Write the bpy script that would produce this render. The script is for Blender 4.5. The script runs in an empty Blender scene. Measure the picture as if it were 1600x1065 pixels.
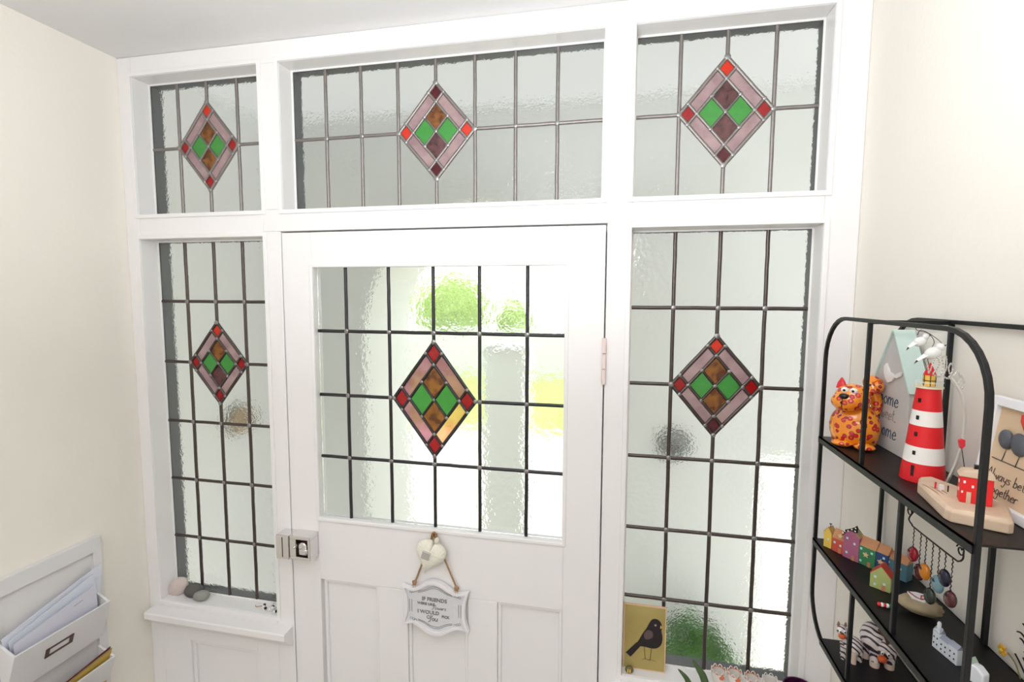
import bpy, bmesh, math, random
from mathutils import Vector, Matrix
from math import pi, sin, cos, radians
random.seed(7)
S = bpy.context.scene
COL = S.collection

# ------------------------------------------------------------------ camera, world, lights, exposure
cam_d = bpy.data.cameras.new('camera'); cam = bpy.data.objects.new('camera', cam_d); COL.objects.link(cam)
cam_d.sensor_width = 36; cam_d.lens = 791.94/1600*36; cam_d.clip_start = .02
def cam_axes(yaw, pitch, roll):
    f = Vector((-sin(yaw)*cos(pitch), cos(yaw)*cos(pitch), -sin(pitch)))
    r = Vector((cos(yaw), sin(yaw), 0)); u = r.cross(f)
    return r*cos(roll)+u*sin(roll), -r*sin(roll)+u*cos(roll), f
r_, u_, f_ = cam_axes(.209767, .088031, .003976)
cam.matrix_world = Matrix(((r_.x, u_.x, -f_.x, .87523), (r_.y, u_.y, -f_.y, -1.19469), (r_.z, u_.z, -f_.z, 1.86639), (0, 0, 0, 1)))
S.camera = cam

W = bpy.data.worlds.new('overcast_sky'); S.world = W; W.use_nodes = True
nt = W.node_tree; bg = nt.nodes['Background']
tc = nt.nodes.new('ShaderNodeTexCoord'); sep = nt.nodes.new('ShaderNodeSeparateXYZ'); cr = nt.nodes.new('ShaderNodeValToRGB')
nt.links.new(tc.outputs['Generated'], sep.inputs[0]); nt.links.new(sep.outputs['Z'], cr.inputs[0]); nt.links.new(cr.outputs[0], bg.inputs[0])
cr.color_ramp.elements[0].color = (1, 1, .99, 1); cr.color_ramp.elements[1].color = (.93, .96, 1, 1)
bg.inputs[1].default_value = 2.45

def area(name, loc, rot, sx, sy, power, col=(1, 1, 1)):
    d = bpy.data.lights.new(name, 'AREA'); d.shape = 'RECTANGLE'; d.size = sx; d.size_y = sy; d.energy = power; d.color = col
    o = bpy.data.objects.new(name, d); COL.objects.link(o); o.location = loc; o.rotation_euler = rot; return o
area('flash_bounce_light', (.66, -1.15, 2.05), (pi-.38, 0, 0), .3, .3, 19, (.93, .965, 1))
area('hall_fill_light', (.45, -2.7, 2.48), (0, 0, 0), .6, .6, 22, (.95, .975, 1))  # unseen fill light, added behind the camera to brighten the hall
S.view_settings.view_transform = 'Standard'; S.view_settings.look = 'None'
S.view_settings.exposure = 0.0; S.view_settings.gamma = 1; S.view_settings.use_curve_mapping = False
S.cycles.max_bounces = 14; S.cycles.transmission_bounces = 12; S.cycles.transparent_max_bounces = 12; S.cycles.diffuse_bounces = 5
S.cycles.sample_clamp_indirect = 6

# ------------------------------------------------------------------ materials
M = {}
def mat(name, col, rough=.5, metal=0, spec=None, var=.04, vscale=12, bump=0, bscale=80, trans=0, ior=1.45, coat=0, col2=None, emit=None):
    if name in M: return M[name]
    m = bpy.data.materials.new(name); m.use_nodes = True; n = m.node_tree; b = n.nodes['Principled BSDF']
    b.inputs['Roughness'].default_value = rough; b.inputs['Metallic'].default_value = metal
    if spec is not None: b.inputs['Specular IOR Level'].default_value = spec
    b.inputs['Transmission Weight'].default_value = trans; b.inputs['IOR'].default_value = ior
    b.inputs['Coat Weight'].default_value = coat; b.inputs['Coat Roughness'].default_value = .05
    t = n.nodes.new('ShaderNodeTexCoord')
    no = n.nodes.new('ShaderNodeTexNoise'); no.inputs['Scale'].default_value = vscale; no.inputs['Detail'].default_value = 3
    n.links.new(t.outputs['Object'], no.inputs['Vector'])
    mx = n.nodes.new('ShaderNodeMix'); mx.data_type = 'RGBA'
    c = tuple(col)
    c2 = col2 if col2 else tuple(max(0, x*(1-var*2)) for x in c)
    mx.inputs[6].default_value = (*c, 1); mx.inputs[7].default_value = (*c2, 1)
    if col2:
        r = n.nodes.new('ShaderNodeValToRGB'); r.color_ramp.elements[0].position = .38; r.color_ramp.elements[1].position = .62
        n.links.new(no.outputs['Fac'], r.inputs[0]); n.links.new(r.outputs[0], mx.inputs[0])
    else: n.links.new(no.outputs['Fac'], mx.inputs[0])
    n.links.new(mx.outputs[2], b.inputs['Base Color'])
    if bump:
        n2 = n.nodes.new('ShaderNodeTexNoise'); n2.inputs['Scale'].default_value = bscale; n2.inputs['Detail'].default_value = 2
        n.links.new(t.outputs['Object'], n2.inputs['Vector'])
        bp = n.nodes.new('ShaderNodeBump'); bp.inputs['Strength'].default_value = 1; bp.inputs['Distance'].default_value = bump
        n.links.new(n2.outputs['Fac'], bp.inputs['Height']); n.links.new(bp.outputs[0], b.inputs['Normal'])
    if emit: b.inputs['Emission Color'].default_value = (*emit[0], 1); b.inputs['Emission Strength'].default_value = emit[1]
    M[name] = m; return m
def lin(r, g, b):
    f = lambda c: ((c/255+.055)/1.055)**2.4 if c/255 > .04045 else c/255/12.92
    return (f(r), f(g), f(b))
WHITE = mat('white_gloss_paint', lin(240, 238, 238), .32, var=.01, vscale=3, bump=.0004, bscale=25)
CREAM = mat('cream_wall_paint', lin(244, 239, 230), .85, var=.015, vscale=5, bump=.0006, bscale=90)
CEIL = mat('ceiling_paint', lin(235, 234, 234), .9, var=.01, bump=.0005, bscale=60)
FLOOR = mat('hall_carpet', lin(146, 142, 140), .95, var=.1, vscale=200, bump=.002, bscale=400)
DARKF = mat('charcoal_outer_paint', lin(96, 98, 101), .6, var=.12, vscale=40)
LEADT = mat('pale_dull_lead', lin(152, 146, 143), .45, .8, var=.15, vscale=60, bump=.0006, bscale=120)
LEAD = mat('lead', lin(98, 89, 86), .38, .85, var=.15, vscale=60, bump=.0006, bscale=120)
SOLD = mat('solder', lin(160, 158, 158), .35, .9, var=.1, vscale=90, bump=.0006, bscale=200)
GLASS = mat('textured_glass', (.955, .972, .955), .09, 0, var=.0, trans=1, ior=1.46, bump=.0011, bscale=95)
GLASSD = mat('reamy_glass', (.955, .98, .965), .05, 0, var=.0, trans=1, ior=1.46, bump=.0013, bscale=60)
ORANGE = mat('orange_red_glass', lin(250, 60, 30), .12, trans=.35, var=.2, vscale=60, bump=.0004, bscale=90)
RED = mat('red_glass', lin(205, 22, 30), .12, trans=.45, var=.3, vscale=60, bump=.0004, bscale=90)
MAROON = mat('maroon_glass', lin(112, 30, 42), .12, trans=.4, var=.3, vscale=60, bump=.0004, bscale=90)
PINK = mat('pink_streaky_glass', lin(198, 170, 170), .15, trans=.45, vscale=22, col2=lin(174, 143, 147), bump=.0006, bscale=60)
PINKD = mat('mauve_clear_glass', lin(196, 140, 155), .08, trans=.75, vscale=25, col2=lin(170, 115, 120), bump=.0008, bscale=60)
PINKLIT = mat('backlit_pink_glass', lin(240, 195, 145), .08, trans=.8, vscale=25, col2=lin(225, 165, 120), bump=.0008, bscale=60)  # pink glass with the light from behind painted in as peach
AMBER = mat('amber_streaky_glass', lin(165, 105, 40), .15, trans=.45, vscale=45, col2=lin(105, 55, 25), bump=.0004, bscale=60)
BROWN = mat('brown_plum_glass', lin(118, 75, 75), .15, trans=.35, vscale=45, col2=lin(85, 50, 52), bump=.0004, bscale=60)
GREEN = mat('green_glass', lin(78, 172, 76), .15, trans=.4, vscale=50, var=.1, bump=.0006, bscale=80)
BLACKM = mat('black_powder_coat', lin(21, 20, 22), .45, .15, var=.1)
CHROME = mat('polished_chrome', (.8, .78, .78), .12, 1, var=.02)
DBRN = mat('dark_brown_recess', lin(75, 45, 48), .4, .6)
ROPE = mat('jute_rope', lin(185, 145, 105), .9, vscale=300, var=.25, bump=.001, bscale=500)
PORCH = mat('porch_render', lin(226, 228, 224), .9, var=.03, vscale=4)
FILLROOF = bpy.data.materials.new('porch_fill_roof'); FILLROOF.use_nodes = True  # translucency added so sky through the roof brightens the porch inside
_n = FILLROOF.node_tree; _n.nodes.clear(); _o = _n.nodes.new('ShaderNodeOutputMaterial'); _t = _n.nodes.new('ShaderNodeBsdfTranslucent'); _t.inputs[0].default_value = (.74, .74, .73, 1)
_d = _n.nodes.new('ShaderNodeBsdfDiffuse'); _d.inputs[0].default_value = (.9, .9, .9, 1); _m = _n.nodes.new('ShaderNodeMixShader'); _m.inputs[0].default_value = .5
_n.links.new(_t.outputs[0], _m.inputs[1]); _n.links.new(_d.outputs[0], _m.inputs[2]); _n.links.new(_m.outputs[0], _o.inputs[0])

# ------------------------------------------------------------------ mesh helpers
OFF = {}
class MB:
    def __init__(s, xf=None): s.v = []; s.f = []; s.xf = xf
    def add(s, vs, fs):
        k = len(s.v)
        for p in vs:
            p = Vector(p); s.v.append(s.xf @ p if s.xf else p)
        s.f += [[i+k for i in f] for f in fs]; return s
    def box(s, x0, x1, y0, y1, z0, z1):
        return s.add([(x, y, z) for z in (z0, z1) for x, y in ((x0, y0), (x1, y0), (x1, y1), (x0, y1))],
                     [(3, 2, 1, 0), (4, 5, 6, 7), (0, 1, 5, 4), (1, 2, 6, 5), (2, 3, 7, 6), (3, 0, 4, 7)])
    def prism(s, poly, d0, d1, ax='y'):            # poly in the plane across ax
        P = {'y': lambda a, b, d: (a, d, b), 'x': lambda a, b, d: (d, a, b), 'z': lambda a, b, d: (a, b, d)}[ax]
        n = len(poly); vs = [P(a, b, d0) for a, b in poly]+[P(a, b, d1) for a, b in poly]
        return s.add(vs, [list(range(n))[::-1], list(range(n, 2*n))]+[(i, (i+1) % n, n+(i+1) % n, n+i) for i in range(n)])
    def ring(s, outer, inner, d0, d1, ax='y'):     # two outlines with equal point counts
        P = {'y': lambda a, b, d: (a, d, b), 'x': lambda a, b, d: (d, a, b), 'z': lambda a, b, d: (a, b, d)}[ax]
        n = len(outer); vs = [P(a, b, d) for d in (d0, d1) for L in (outer, inner) for a, b in L]; fs = []
        for i in range(n):
            j = (i+1) % n
            fs += [(i, j, n+j, n+i), (2*n+i, 3*n+i, 3*n+j, 2*n+j), (i, 2*n+i, 2*n+j, j), (n+i, n+j, 3*n+j, 3*n+i)]
        return s.add(vs, fs)
    def tube(s, pts, r, n=8, closed=False, flat=None):
        pts = [Vector(p) for p in pts]; N = len(pts); vs = []; fs = []; up = None
        for i, p in enumerate(pts):
            a = pts[(i-1) % N] if closed or i else pts[0]; b = pts[(i+1) % N] if closed or i < N-1 else pts[-1]
            t = (b-a).normalized()
            if up is None:
                up = Vector((0, 0, 1)) if abs(t.z) < .9 else Vector((0, 1, 0))
            x = t.cross(up)
            if x.length < 1e-5: x = t.orthogonal()
            x.normalize(); y = x.cross(t).normalized(); up = y
            rr = r[i] if isinstance(r, (list, tuple)) else r
            for k in range(n):
                q = 2*pi*k/n; vs.append(p+x*cos(q)*rr+y*sin(q)*rr)
        for i in range(N if closed else N-1):
            for k in range(n):
                fs.append((i*n+k, i*n+(k+1) % n, ((i+1) % N)*n+(k+1) % n, ((i+1) % N)*n+k))
        if not closed: fs += [list(range(n))[::-1], [(N-1)*n+k for k in range(n)]]
        return s.add(vs, fs)
    def lathe(s, prof, c=(0, 0, 0), n=24, sx=1, sy=1):  # prof: (r, z)
        c = Vector(c); vs = []; fs = []
        for r, z in prof:
            for k in range(n): q = 2*pi*k/n; vs.append(c+Vector((cos(q)*r*sx, sin(q)*r*sy, z)))
        for i in range(len(prof)-1):
            for k in range(n): fs.append((i*n+k, i*n+(k+1) % n, (i+1)*n+(k+1) % n, (i+1)*n+k))
        fs += [list(range(n))[::-1], [(len(prof)-1)*n+k for k in range(n)]]
        return s.add(vs, fs)
    def ball(s, c, r, n=16, m=10, jit=0, rot=None):
        c = Vector(c); r = Vector(r) if not isinstance(r, (int, float)) else Vector((r, r, r)); vs = []; fs = []
        R = rot or Matrix.Identity(3)
        for i in range(1, m):
            for k in range(n):
                th = pi*i/m; q = 2*pi*k/n
                j = 1+(random.random()-.5)*jit
                vs.append(c+R @ Vector((r.x*sin(th)*cos(q)*j, r.y*sin(th)*sin(q)*j, r.z*cos(th)*j)))
        vs += [c+R @ Vector((0, 0, r.z)), c-R @ Vector((0, 0, r.z))]
        for i in range(m-2):
            for k in range(n): fs.append((i*n+k, (i+1)*n+k, (i+1)*n+(k+1) % n, i*n+(k+1) % n))
        t = (m-1)*n
        for k in range(n): fs += [(t, k, (k+1) % n), (t+1, (m-2)*n+(k+1) % n, (m-2)*n+k)]
        return s.add(vs, fs)
    def build(s, name, m, parent=None, smooth=False, bevel=0, seg=2, sub=0, origin=None, label=None):
        off = OFF.get(parent, Vector((0, 0, 0))) if parent else Vector(origin or (0, 0, 0))
        me = bpy.data.meshes.new(name); me.from_pydata([v-off for v in s.v], [], s.f); me.validate()
        b = bmesh.new(); b.from_mesh(me); bmesh.ops.recalc_face_normals(b, faces=b.faces); b.to_mesh(me); b.free()
        o = bpy.data.objects.new(name, me); COL.objects.link(o); me.materials.append(m)
        if parent: o.parent = parent
        else: o.location = off
        OFF[o] = off
        if smooth:
            me.polygons.foreach_set('use_smooth', [True]*len(me.polygons))
            try: me.set_sharp_from_angle(angle=radians(50))
            except Exception: pass
        if bevel:
            md = o.modifiers.new('bevel', 'BEVEL'); md.width = bevel; md.segments = seg; md.limit_method = 'ANGLE'
        if sub:
            md = o.modifiers.new('subdivision', 'SUBSURF'); md.levels = md.render_levels = sub
        if label: o['label'] = label
        return o
def box(name, x0, x1, y0, y1, z0, z1, m, parent=None, bevel=0, **k):
    return MB().box(x0, x1, y0, y1, z0, z1).build(name, m, parent, bevel=bevel, **k)
def thing(name, loc, label=None, cat=None, group=None, kind=None):
    o = bpy.data.objects.new(name, None); COL.objects.link(o); o.location = loc; o.empty_display_size = .05
    OFF[o] = Vector(loc); return tag(o, label, cat, group, kind)
def tag(o, label=None, cat=None, group=None, kind=None):
    for k, v in (('label', label), ('category', cat), ('group', group), ('kind', kind)):
        if v: o[k] = v
    return o
def spline(pts, n=6, closed=False):
    P = [Vector(p) for p in pts]; out = []; N = len(P)
    for i in range(N if closed else N-1):
        g = lambda j: P[j % N] if closed else P[max(0, min(N-1, j))]
        a, b, c, d = g(i-1), g(i), g(i+1), g(i+2)
        for k in range(n):
            t = k/n; out.append(.5*((2*b)+(c-a)*t+(2*a-5*b+4*c-d)*t*t+(3*b-a-3*c+d)*t**3))
    if not closed: out.append(P[-1])
    return out
def rrect(x0, x1, z0, z1, r, n=6):
    out = []
    for cx, cz, a in ((x1-r, z1-r, 0), (x0+r, z1-r, 90), (x0+r, z0+r, 180), (x1-r, z0+r, 270)):
        for k in range(n+1): q = radians(a+90*k/n); out.append((cx+r*cos(q), cz+r*sin(q)))
    return out
# pen-stroke lettering
GL = {'a': ([[(.9, .9), (.45, 1), (.08, .5), (.35, 0), (.75, .25), (.9, .95)], [(.9, .95), (.88, .25), (1.1, 0)]], 1.15),
 'b': ([[(.15, 2), (.1, 0)], [(.1, .6), (.5, 1), (.9, .5), (.5, 0), (.1, .2)]], 1.05),
 'c': ([[(.85, .8), (.5, 1), (.08, .5), (.4, 0), (.85, .15)]], .95),
 'e': ([[(.12, .5), (.85, .6), (.5, 1), (.1, .5), (.4, 0), (.9, .2)]], 1.0),
 'f': ([[(.9, 1.8), (.5, 2), (.35, 1.5), (.3, 0), (.2, -.6)], [(.05, 1), (.7, 1)]], .8),
 'g': ([[(.9, .9), (.4, 1), (.1, .5), (.4, .1), (.85, .4), (.9, .9)], [(.9, .9), (.85, -.6), (.4, -.9), (.1, -.6)]], 1.1),
 'h': ([[(.15, 2), (.1, 0)], [(.1, .6), (.5, 1), (.8, .7), (.8, .1), (1, 0)]], 1.1),
 'k': ([[(.15, 2), (.1, 0)], [(.8, 1), (.15, .5), (.85, 0)]], .95),
 'l': ([[(.2, 2), (.15, .2), (.45, 0)]], .5),
 'm': ([[(.1, 1), (.1, 0)], [(.1, .6), (.4, 1), (.6, .7), (.6, 0)], [(.6, .6), (.95, 1), (1.15, .7), (1.15, .1), (1.35, 0)]], 1.45),
 'o': ([[(.5, 1), (.08, .5), (.5, 0), (.92, .5), (.5, 1)]], 1.05),
 'r': ([[(.1, 1), (.1, 0)], [(.1, .6), (.4, 1), (.75, .9)]], .8),
 's': ([[(.8, .85), (.45, 1), (.15, .75), (.75, .3), (.45, 0), (.08, .15)]], .95),
 't': ([[(.35, 1.7), (.3, .3), (.65, 0)], [(.05, 1.1), (.7, 1.15)]], .75),
 'u': ([[(.1, 1), (.12, .3), (.4, 0), (.8, .35), (.82, 1)], [(.82, 1), (.85, .15), (1.05, 0)]], 1.1),
 'w': ([[(.05, 1), (.3, 0), (.6, .8), (.9, 0), (1.2, 1)]], 1.3),
 'y': ([[(.1, 1), (.2, .4), (.5, .2), (.85, .5)], [(.9, 1), (.75, -.3), (.4, -.9), (.05, -.6)]], 1.05),
 'A': ([[(0, 0), (.6, 2), (1.1, 0)], [(.2, .7), (1, .75)]], 1.3),
 'F': ([[(1.4, 2.05), (.3, 1.9), (.1, 1.6)], [(.75, 2), (.6, .3), (.2, -.1), (-.1, .2)], [(.3, 1), (1.1, 1.05)]], 1.3),
 'Y': ([[(.9, 1.3), (.55, 1.75), (.1, 1.4), (.2, .8), (.7, .6), (1.2, 1), (1.3, 1.9)], [(1.9, 1.9), (1.5, .6), (1.3, -.3), (.8, -.5)]], 1.9)}
def script(mb, text, size, to3, r, slant=.12):
    """draws text with round strokes; to3 maps (a, b) in metres to a point"""
    x = 0
    for ch in text:
        if ch == ' ': x += .7; continue
        strokes, w = GL[ch]
        for st in strokes:
            st3 = [((px+py*slant+x)*size, py*size) for px, py in st]
            mb.tube([to3(p.x, p.y) for p in spline([Vector((a, b, 0)) for a, b in st3], 3)], r, 4)
        x += w
    return x*size
def text_w(text): return sum(.7 if c == ' ' else GL[c][1] for c in text)

# ------------------------------------------------------------------ the room
XL, XR, ZC = -.4936, 1.357, 2.5122
for nm, b, m in (('floor', (XL-.1, XR+.1, -3.6, 0.05, -.05, 0), FLOOR), ('ceiling', (XL-.1, XR+.1, -3.6, .11, ZC, ZC+.08), CEIL),
                 ('wall_left', (XL-.1, XL, -3.6, .11, 0, ZC), CREAM), ('wall_right', (XR, XR+.1, -3.6, .11, 0, ZC), CREAM),
                 ('wall_back', (XL, XR, -3.6, -3.5, 0, ZC), CREAM)):
    tag(box(nm, *b, m), kind='structure')
bb = tag(MB().box(XL, XL+.014, -3.5, 0, 0, .12).build('baseboard_left', WHITE, bevel=.004), kind='structure')
bb = tag(MB().box(XR-.014, XR, -3.5, 0, 0, .12).build('baseboard_right', WHITE, bevel=.004), kind='structure')

# front screen: posts and rails around the openings
OT, OTB, OL, OB, OBR = 2.459, 2.0898, 2.021, .9597, .947     # transom top/bottom, side light top/bottoms
XA, XB1, XC, XD, XE, XF = -.449, -.055, .008, .829, .8977, 1.2896
wf = thing('wall_front', (.43, .05, 0), kind='structure')
YB = .086
def board(name, x0, x1, z0, z1, y0=0, y1=YB): return box(name, x0, x1, y0, y1, z0, z1, WHITE, wf, bevel=.0022)
board('frame_post', XL, XA, 0, ZC-.0005); board('frame_post', XF, XR, 0, ZC-.0005)
board('frame_rail', XA, XF, OT, ZC-.0005)
board('frame_rail', XA, XB1, OL, OTB); board('frame_rail', XE, XF, OL, OTB); board('frame_rail', XB1, XE, 2.0335, OTB)
board('frame_post', XB1, XC, OTB, OT); board('frame_post', XD, XE, OTB, OT)
board('frame_post', XB1, -.0025, 0, 2.0335); board('frame_post', .8425, XE, 0, 2.0335)
board('door_stop', -.02, .008, 0, 2.02, .046, .070); board('door_stop', .832, .86, 0, 2.02, .046, .070); board('door_stop', .008, .832, 2.018, 2.05, .046, .070)
board('sill_rail', XA, XB1, .90, OB); board('sill_rail', XE, XF, .90, OBR)
for x0, x1 in ((XA, XB1), (XE, XF)):
    a, b = x0+.095, x1-.069
    board('panel_stile', x0, a, 0, .90); board('panel_stile', b, x1, 0, .90)
    board('panel_rail', a, b, .8427, .90); board('panel_rail', a, b, 0, .16)
    board('recessed_panel', a, b, .16, .8427, .013, .05)
    mb = MB().ring([(a, .16), (b, .16), (b, .8427), (a, .8427)], [(a+.012, .172), (b-.012, .172), (b-.012, .8307), (a+.012, .8307)], .005, .014)
    mb.build('panel_moulding', WHITE, wf, bevel=.003)
# ledges below the side lights: flat nosing over a cove
def ledge(n, x0, x1, z):
    prof = [(0, z), (-.036, z-.002), (-.038, z-.006), (-.038, z-.022), (-.034, z-.024), (-.032, z-.026), (-.026, z-.036), (-.016, z-.044), (-.009, z-.050), (-.007, z-.056), (0, z-.056)]
    o = MB().prism(prof, x0, x1, 'x').build(n, WHITE, bevel=.001); tag(o, kind='structure')
ledge('trim_1', -.4745, -.008, .9385); ledge('trim_2', .865, 1.356, .926)

# ------------------------------------------------------------------ leaded lights
def clip(poly, a, b, c):            # keep a*x+b*z>=c
    out = []
    for i in range(len(poly)):
        p, q = poly[i], poly[(i+1) % len(poly)]; dp = a*p[0]+b*p[1]-c; dq = a*q[0]+b*q[1]-c
        if dp >= 0: out.append(p)
        if dp*dq < 0: t = dp/(dp-dq); out.append((p[0]+t*(q[0]-p[0]), p[1]+t*(q[1]-p[1])))
    return out
def shrink(poly, d):
    cx = sum(p[0] for p in poly)/len(poly); cz = sum(p[1] for p in poly)/len(poly); out = []
    for x, z in poly:
        l = math.hypot(x-cx, z-cz); out.append((x-(x-cx)/l*d, z-(z-cz)/l*d))
    return out
def came(mb, p, q, y, w=.009, wob=.0008):
    (x0, z0), (x1, z1) = p, q; n = max(1, int(math.hypot(x1-x0, z1-z0)/.03)); L = math.hypot(x1-x0, z1-z0)
    ux, uz = (z0-z1)/L, (x1-x0)/L; vs = []; fs = []
    prof = [(-.5, 0), (-.36, -.0022), (0, -.0034), (.36, -.0022), (.5, 0), (.36, .0052), (-.36, .0052)]
    for i in range(n+1):
        t = i/n; o = (random.random()-.5)*wob if 0 < i < n else 0
        for s_, d in prof:
            vs.append((x0+(x1-x0)*t+ux*(s_*w+o), y+d, z0+(z1-z0)*t+uz*(s_*w+o)))
    k = len(prof)
    for i in range(n):
        for j in range(k): fs.append((i*k+j, i*k+(j+1) % k, (i+1)*k+(j+1) % k, (i+1)*k+j))
    fs += [list(range(k))[::-1], [n*k+j for j in range(k)]]
    mb.add(vs, fs)
DLEAD = mat('dark_lead', lin(72, 70, 73), .4, .8, var=.12, vscale=60, bump=.0005, bscale=120)
def leaded(root, xs, zs, y, ci, cj, a, b, cols, glass, t=.61, w=.009, thick=.003, LEAD=LEAD):
    """xs, zs: lead positions with the two edges; ci, cj: the crossing where the diamond sits"""
    cx, cz = xs[ci], zs[cj]
    for i in range(len(xs)-1):
        for j in range(len(zs)-1):
            x0, x1, z0, z1 = xs[i], xs[i+1], zs[j], zs[j+1]; g = .0012
            poly = [(x0+g, z0+g), (x1-g, z0+g), (x1-g, z1-g), (x0+g, z1-g)]
            if i in (ci-1, ci) and j in (cj-1, cj):
                sx = 1 if i == ci else -1; sz = 1 if j == cj else -1
                poly = clip(poly, sx/a, sz/b, 1.012+sx*cx/a+sz*cz/b)
            MB().prism(poly, y, y+thick).build('glass_pane', glass, root)
    def P(u, v): return (cx+a*(u-v)/2, cz+b*(u+v)/2)
    G = [('top', t, 1, t, 1), ('bottom', -1, -t, -1, -t), ('right', t, 1, -1, -t), ('left', -1, -t, t, 1),
         ('ur', t, 1, -t, t), ('ul', -t, t, t, 1), ('lr', -t, t, -1, -t), ('ll', -1, -t, -t, t),
         ('ct', 0, t, 0, t), ('cb', -t, 0, -t, 0), ('cr', 0, t, -t, 0), ('cl', -t, 0, 0, t)]
    nm = {'top': 'corner_glass', 'bottom': 'corner_glass', 'left': 'corner_glass', 'right': 'corner_glass', 'ct': 'centre_glass', 'cb': 'centre_glass', 'cr': 'centre_glass', 'cl': 'centre_glass'}
    for k, u0, u1, v0, v1 in G:
        m = cols.get(k) or cols['side']
        poly = shrink([P(u0, v0), P(u1, v0), P(u1, v1), P(u0, v1)], .0015)
        MB().prism(poly, y, y+thick).build(nm.get(k, 'border_glass'), m, root, label=m.name.replace('_', ' ')+' piece of the diamond')
    for i in range(1, len(xs)-1):
        segs = [(zs[0], cz-b), (cz+b, zs[-1])] if i == ci else [(zs[0], zs[-1])]
        for z0, z1 in segs: mb = MB(); came(mb, (xs[i], z0), (xs[i], z1), y, w); mb.build('lead_came', LEAD, root, smooth=True)
    for j in range(1, len(zs)-1):
        segs = [(xs[0], cx-a), (cx+a, xs[-1])] if j == cj else [(xs[0], xs[-1])]
        for x0, x1 in segs: mb = MB(); came(mb, (x0, zs[j]), (x1, zs[j]), y-.0003, w); mb.build('lead_came', LEAD, root, smooth=True)
    for c in (-1, -t, t, 1):
        mb = MB(); came(mb, P(c, -1), P(c, 1), y-.0005, w*(1.0 if abs(c) == 1 else .85)); mb.build('lead_came', LEAD, root, smooth=True)
        mb = MB(); came(mb, P(-1, c), P(1, c), y-.0006, w*(1.0 if abs(c) == 1 else .85)); mb.build('lead_came', LEAD, root, smooth=True)
    mb = MB(); came(mb, P(0, -t), P(0, t), y-.0005, w*.7); mb.build('lead_came', LEAD, root, smooth=True)
    mb = MB(); came(mb, P(-t, 0), P(t, 0), y-.0006, w*.7); mb.build('lead_came', LEAD, root, smooth=True)
    mb = MB(); jt = []
    for i in range(1, len(xs)-1):
        for j in range(len(zs)):
            if i == ci and j == cj: continue
            if 0 < j < len(zs)-1: jt.append((xs[i], zs[j], 1))
    for u in (-1, -t, 0, t, 1):
        for v in (-1, -t, 0, t, 1):
            if abs(u) == 1 and abs(v) == 1 or (abs(u) <= t and abs(v) <= t and (abs(u) == t or abs(v) == t or u == v == 0)) or {abs(u), abs(v)} == {t, 1}:
                jt.append((*P(u, v), 1.0 if abs(u) == 1 and abs(v) == 1 else .75))
    for x, z, s_ in jt: mb.ball((x, y-.003, z), (.0062*s_*random.uniform(.85, 1.15), .0016, .0062*s_*random.uniform(.85, 1.15)), 8, 6)
    o = mb.build('solder', SOLD, root, smooth=True); o['kind'] = 'stuff'
YG = .056
def fixed(n, op, xs, zs, ci, cj, a, b, cols):
    x0, x1, z0, z1 = op
    r = thing('window_%d' % n, ((x0+x1)/2, YG, z0), kind='structure')
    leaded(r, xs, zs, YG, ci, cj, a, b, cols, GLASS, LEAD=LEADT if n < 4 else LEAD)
    e = .0115
    MB().ring([(x0-e, z0-e), (x1+e, z0-e), (x1+e, z1+e), (x0-e, z1+e)], [(x0-.0005, z0-.0005), (x1+.0005, z0-.0005), (x1+.0005, z1+.0005), (x0-.0005, z1+.0005)], -.0038, .0005).build('trim_bead', WHITE, r, bevel=.0015)
    g = .004                                                     # thin uneven line of putty against the glass
    MB().ring([(x0-.02, z0-.02), (x1+.02, z0-.02), (x1+.02, z1+.02), (x0-.02, z1+.02)], [(x0+g, z0+g), (x1-g, z0+g), (x1-g, z1-g), (x0+g, z1-g)], YG-.004, YG-.0002).build('putty_line', WHITE, r, bevel=.001)
    h = .012                                                     # dark painted outer frame seen through the glass
    MB().ring([(x0-h, z0-h), (x1+h, z0-h), (x1+h, z1+h), (x0-h, z1+h)], [(x0-.001, z0-.001), (x1+.001, z0-.001), (x1+.001, z1+.001), (x0-.001, z1+.001)], .0862, .099).build('outer_frame', DARKF, r)
    MB().ring([(x0-.001, z0-.001), (x1+.001, z0-.001), (x1+.001, z1+.001), (x0-.001, z1+.001)], [(x0+.003, z0+.003), (x1-.003, z0+.003), (x1-.003, z1-.003), (x0+.003, z1-.003)], YG+.0045, .0861).build('outer_lining', DARKF, r)
std = dict(top=ORANGE, bottom=RED, left=RED, right=RED, side=PINK, ct=AMBER, cb=AMBER, cl=GREEN, cr=GREEN)
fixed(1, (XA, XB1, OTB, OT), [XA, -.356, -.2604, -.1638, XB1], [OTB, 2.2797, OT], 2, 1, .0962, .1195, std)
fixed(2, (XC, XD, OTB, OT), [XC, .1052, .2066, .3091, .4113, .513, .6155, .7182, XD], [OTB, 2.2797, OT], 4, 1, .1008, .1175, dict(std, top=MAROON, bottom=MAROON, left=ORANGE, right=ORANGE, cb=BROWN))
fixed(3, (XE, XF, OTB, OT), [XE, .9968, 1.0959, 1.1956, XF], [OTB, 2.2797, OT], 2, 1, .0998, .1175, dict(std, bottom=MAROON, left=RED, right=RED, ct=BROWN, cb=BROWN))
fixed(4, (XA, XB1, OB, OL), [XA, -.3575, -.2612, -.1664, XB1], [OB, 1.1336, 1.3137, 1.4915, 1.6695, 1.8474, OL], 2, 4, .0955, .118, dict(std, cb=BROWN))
fixed(5, (XE, XF, OBR, OL), [XE, .9975, 1.0968, 1.1973, XF], [OBR, 1.1188, 1.2975, 1.4789, 1.6583, 1.8408, OL], 2, 4, .0985, .1175, dict(std, bottom=MAROON))

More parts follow.
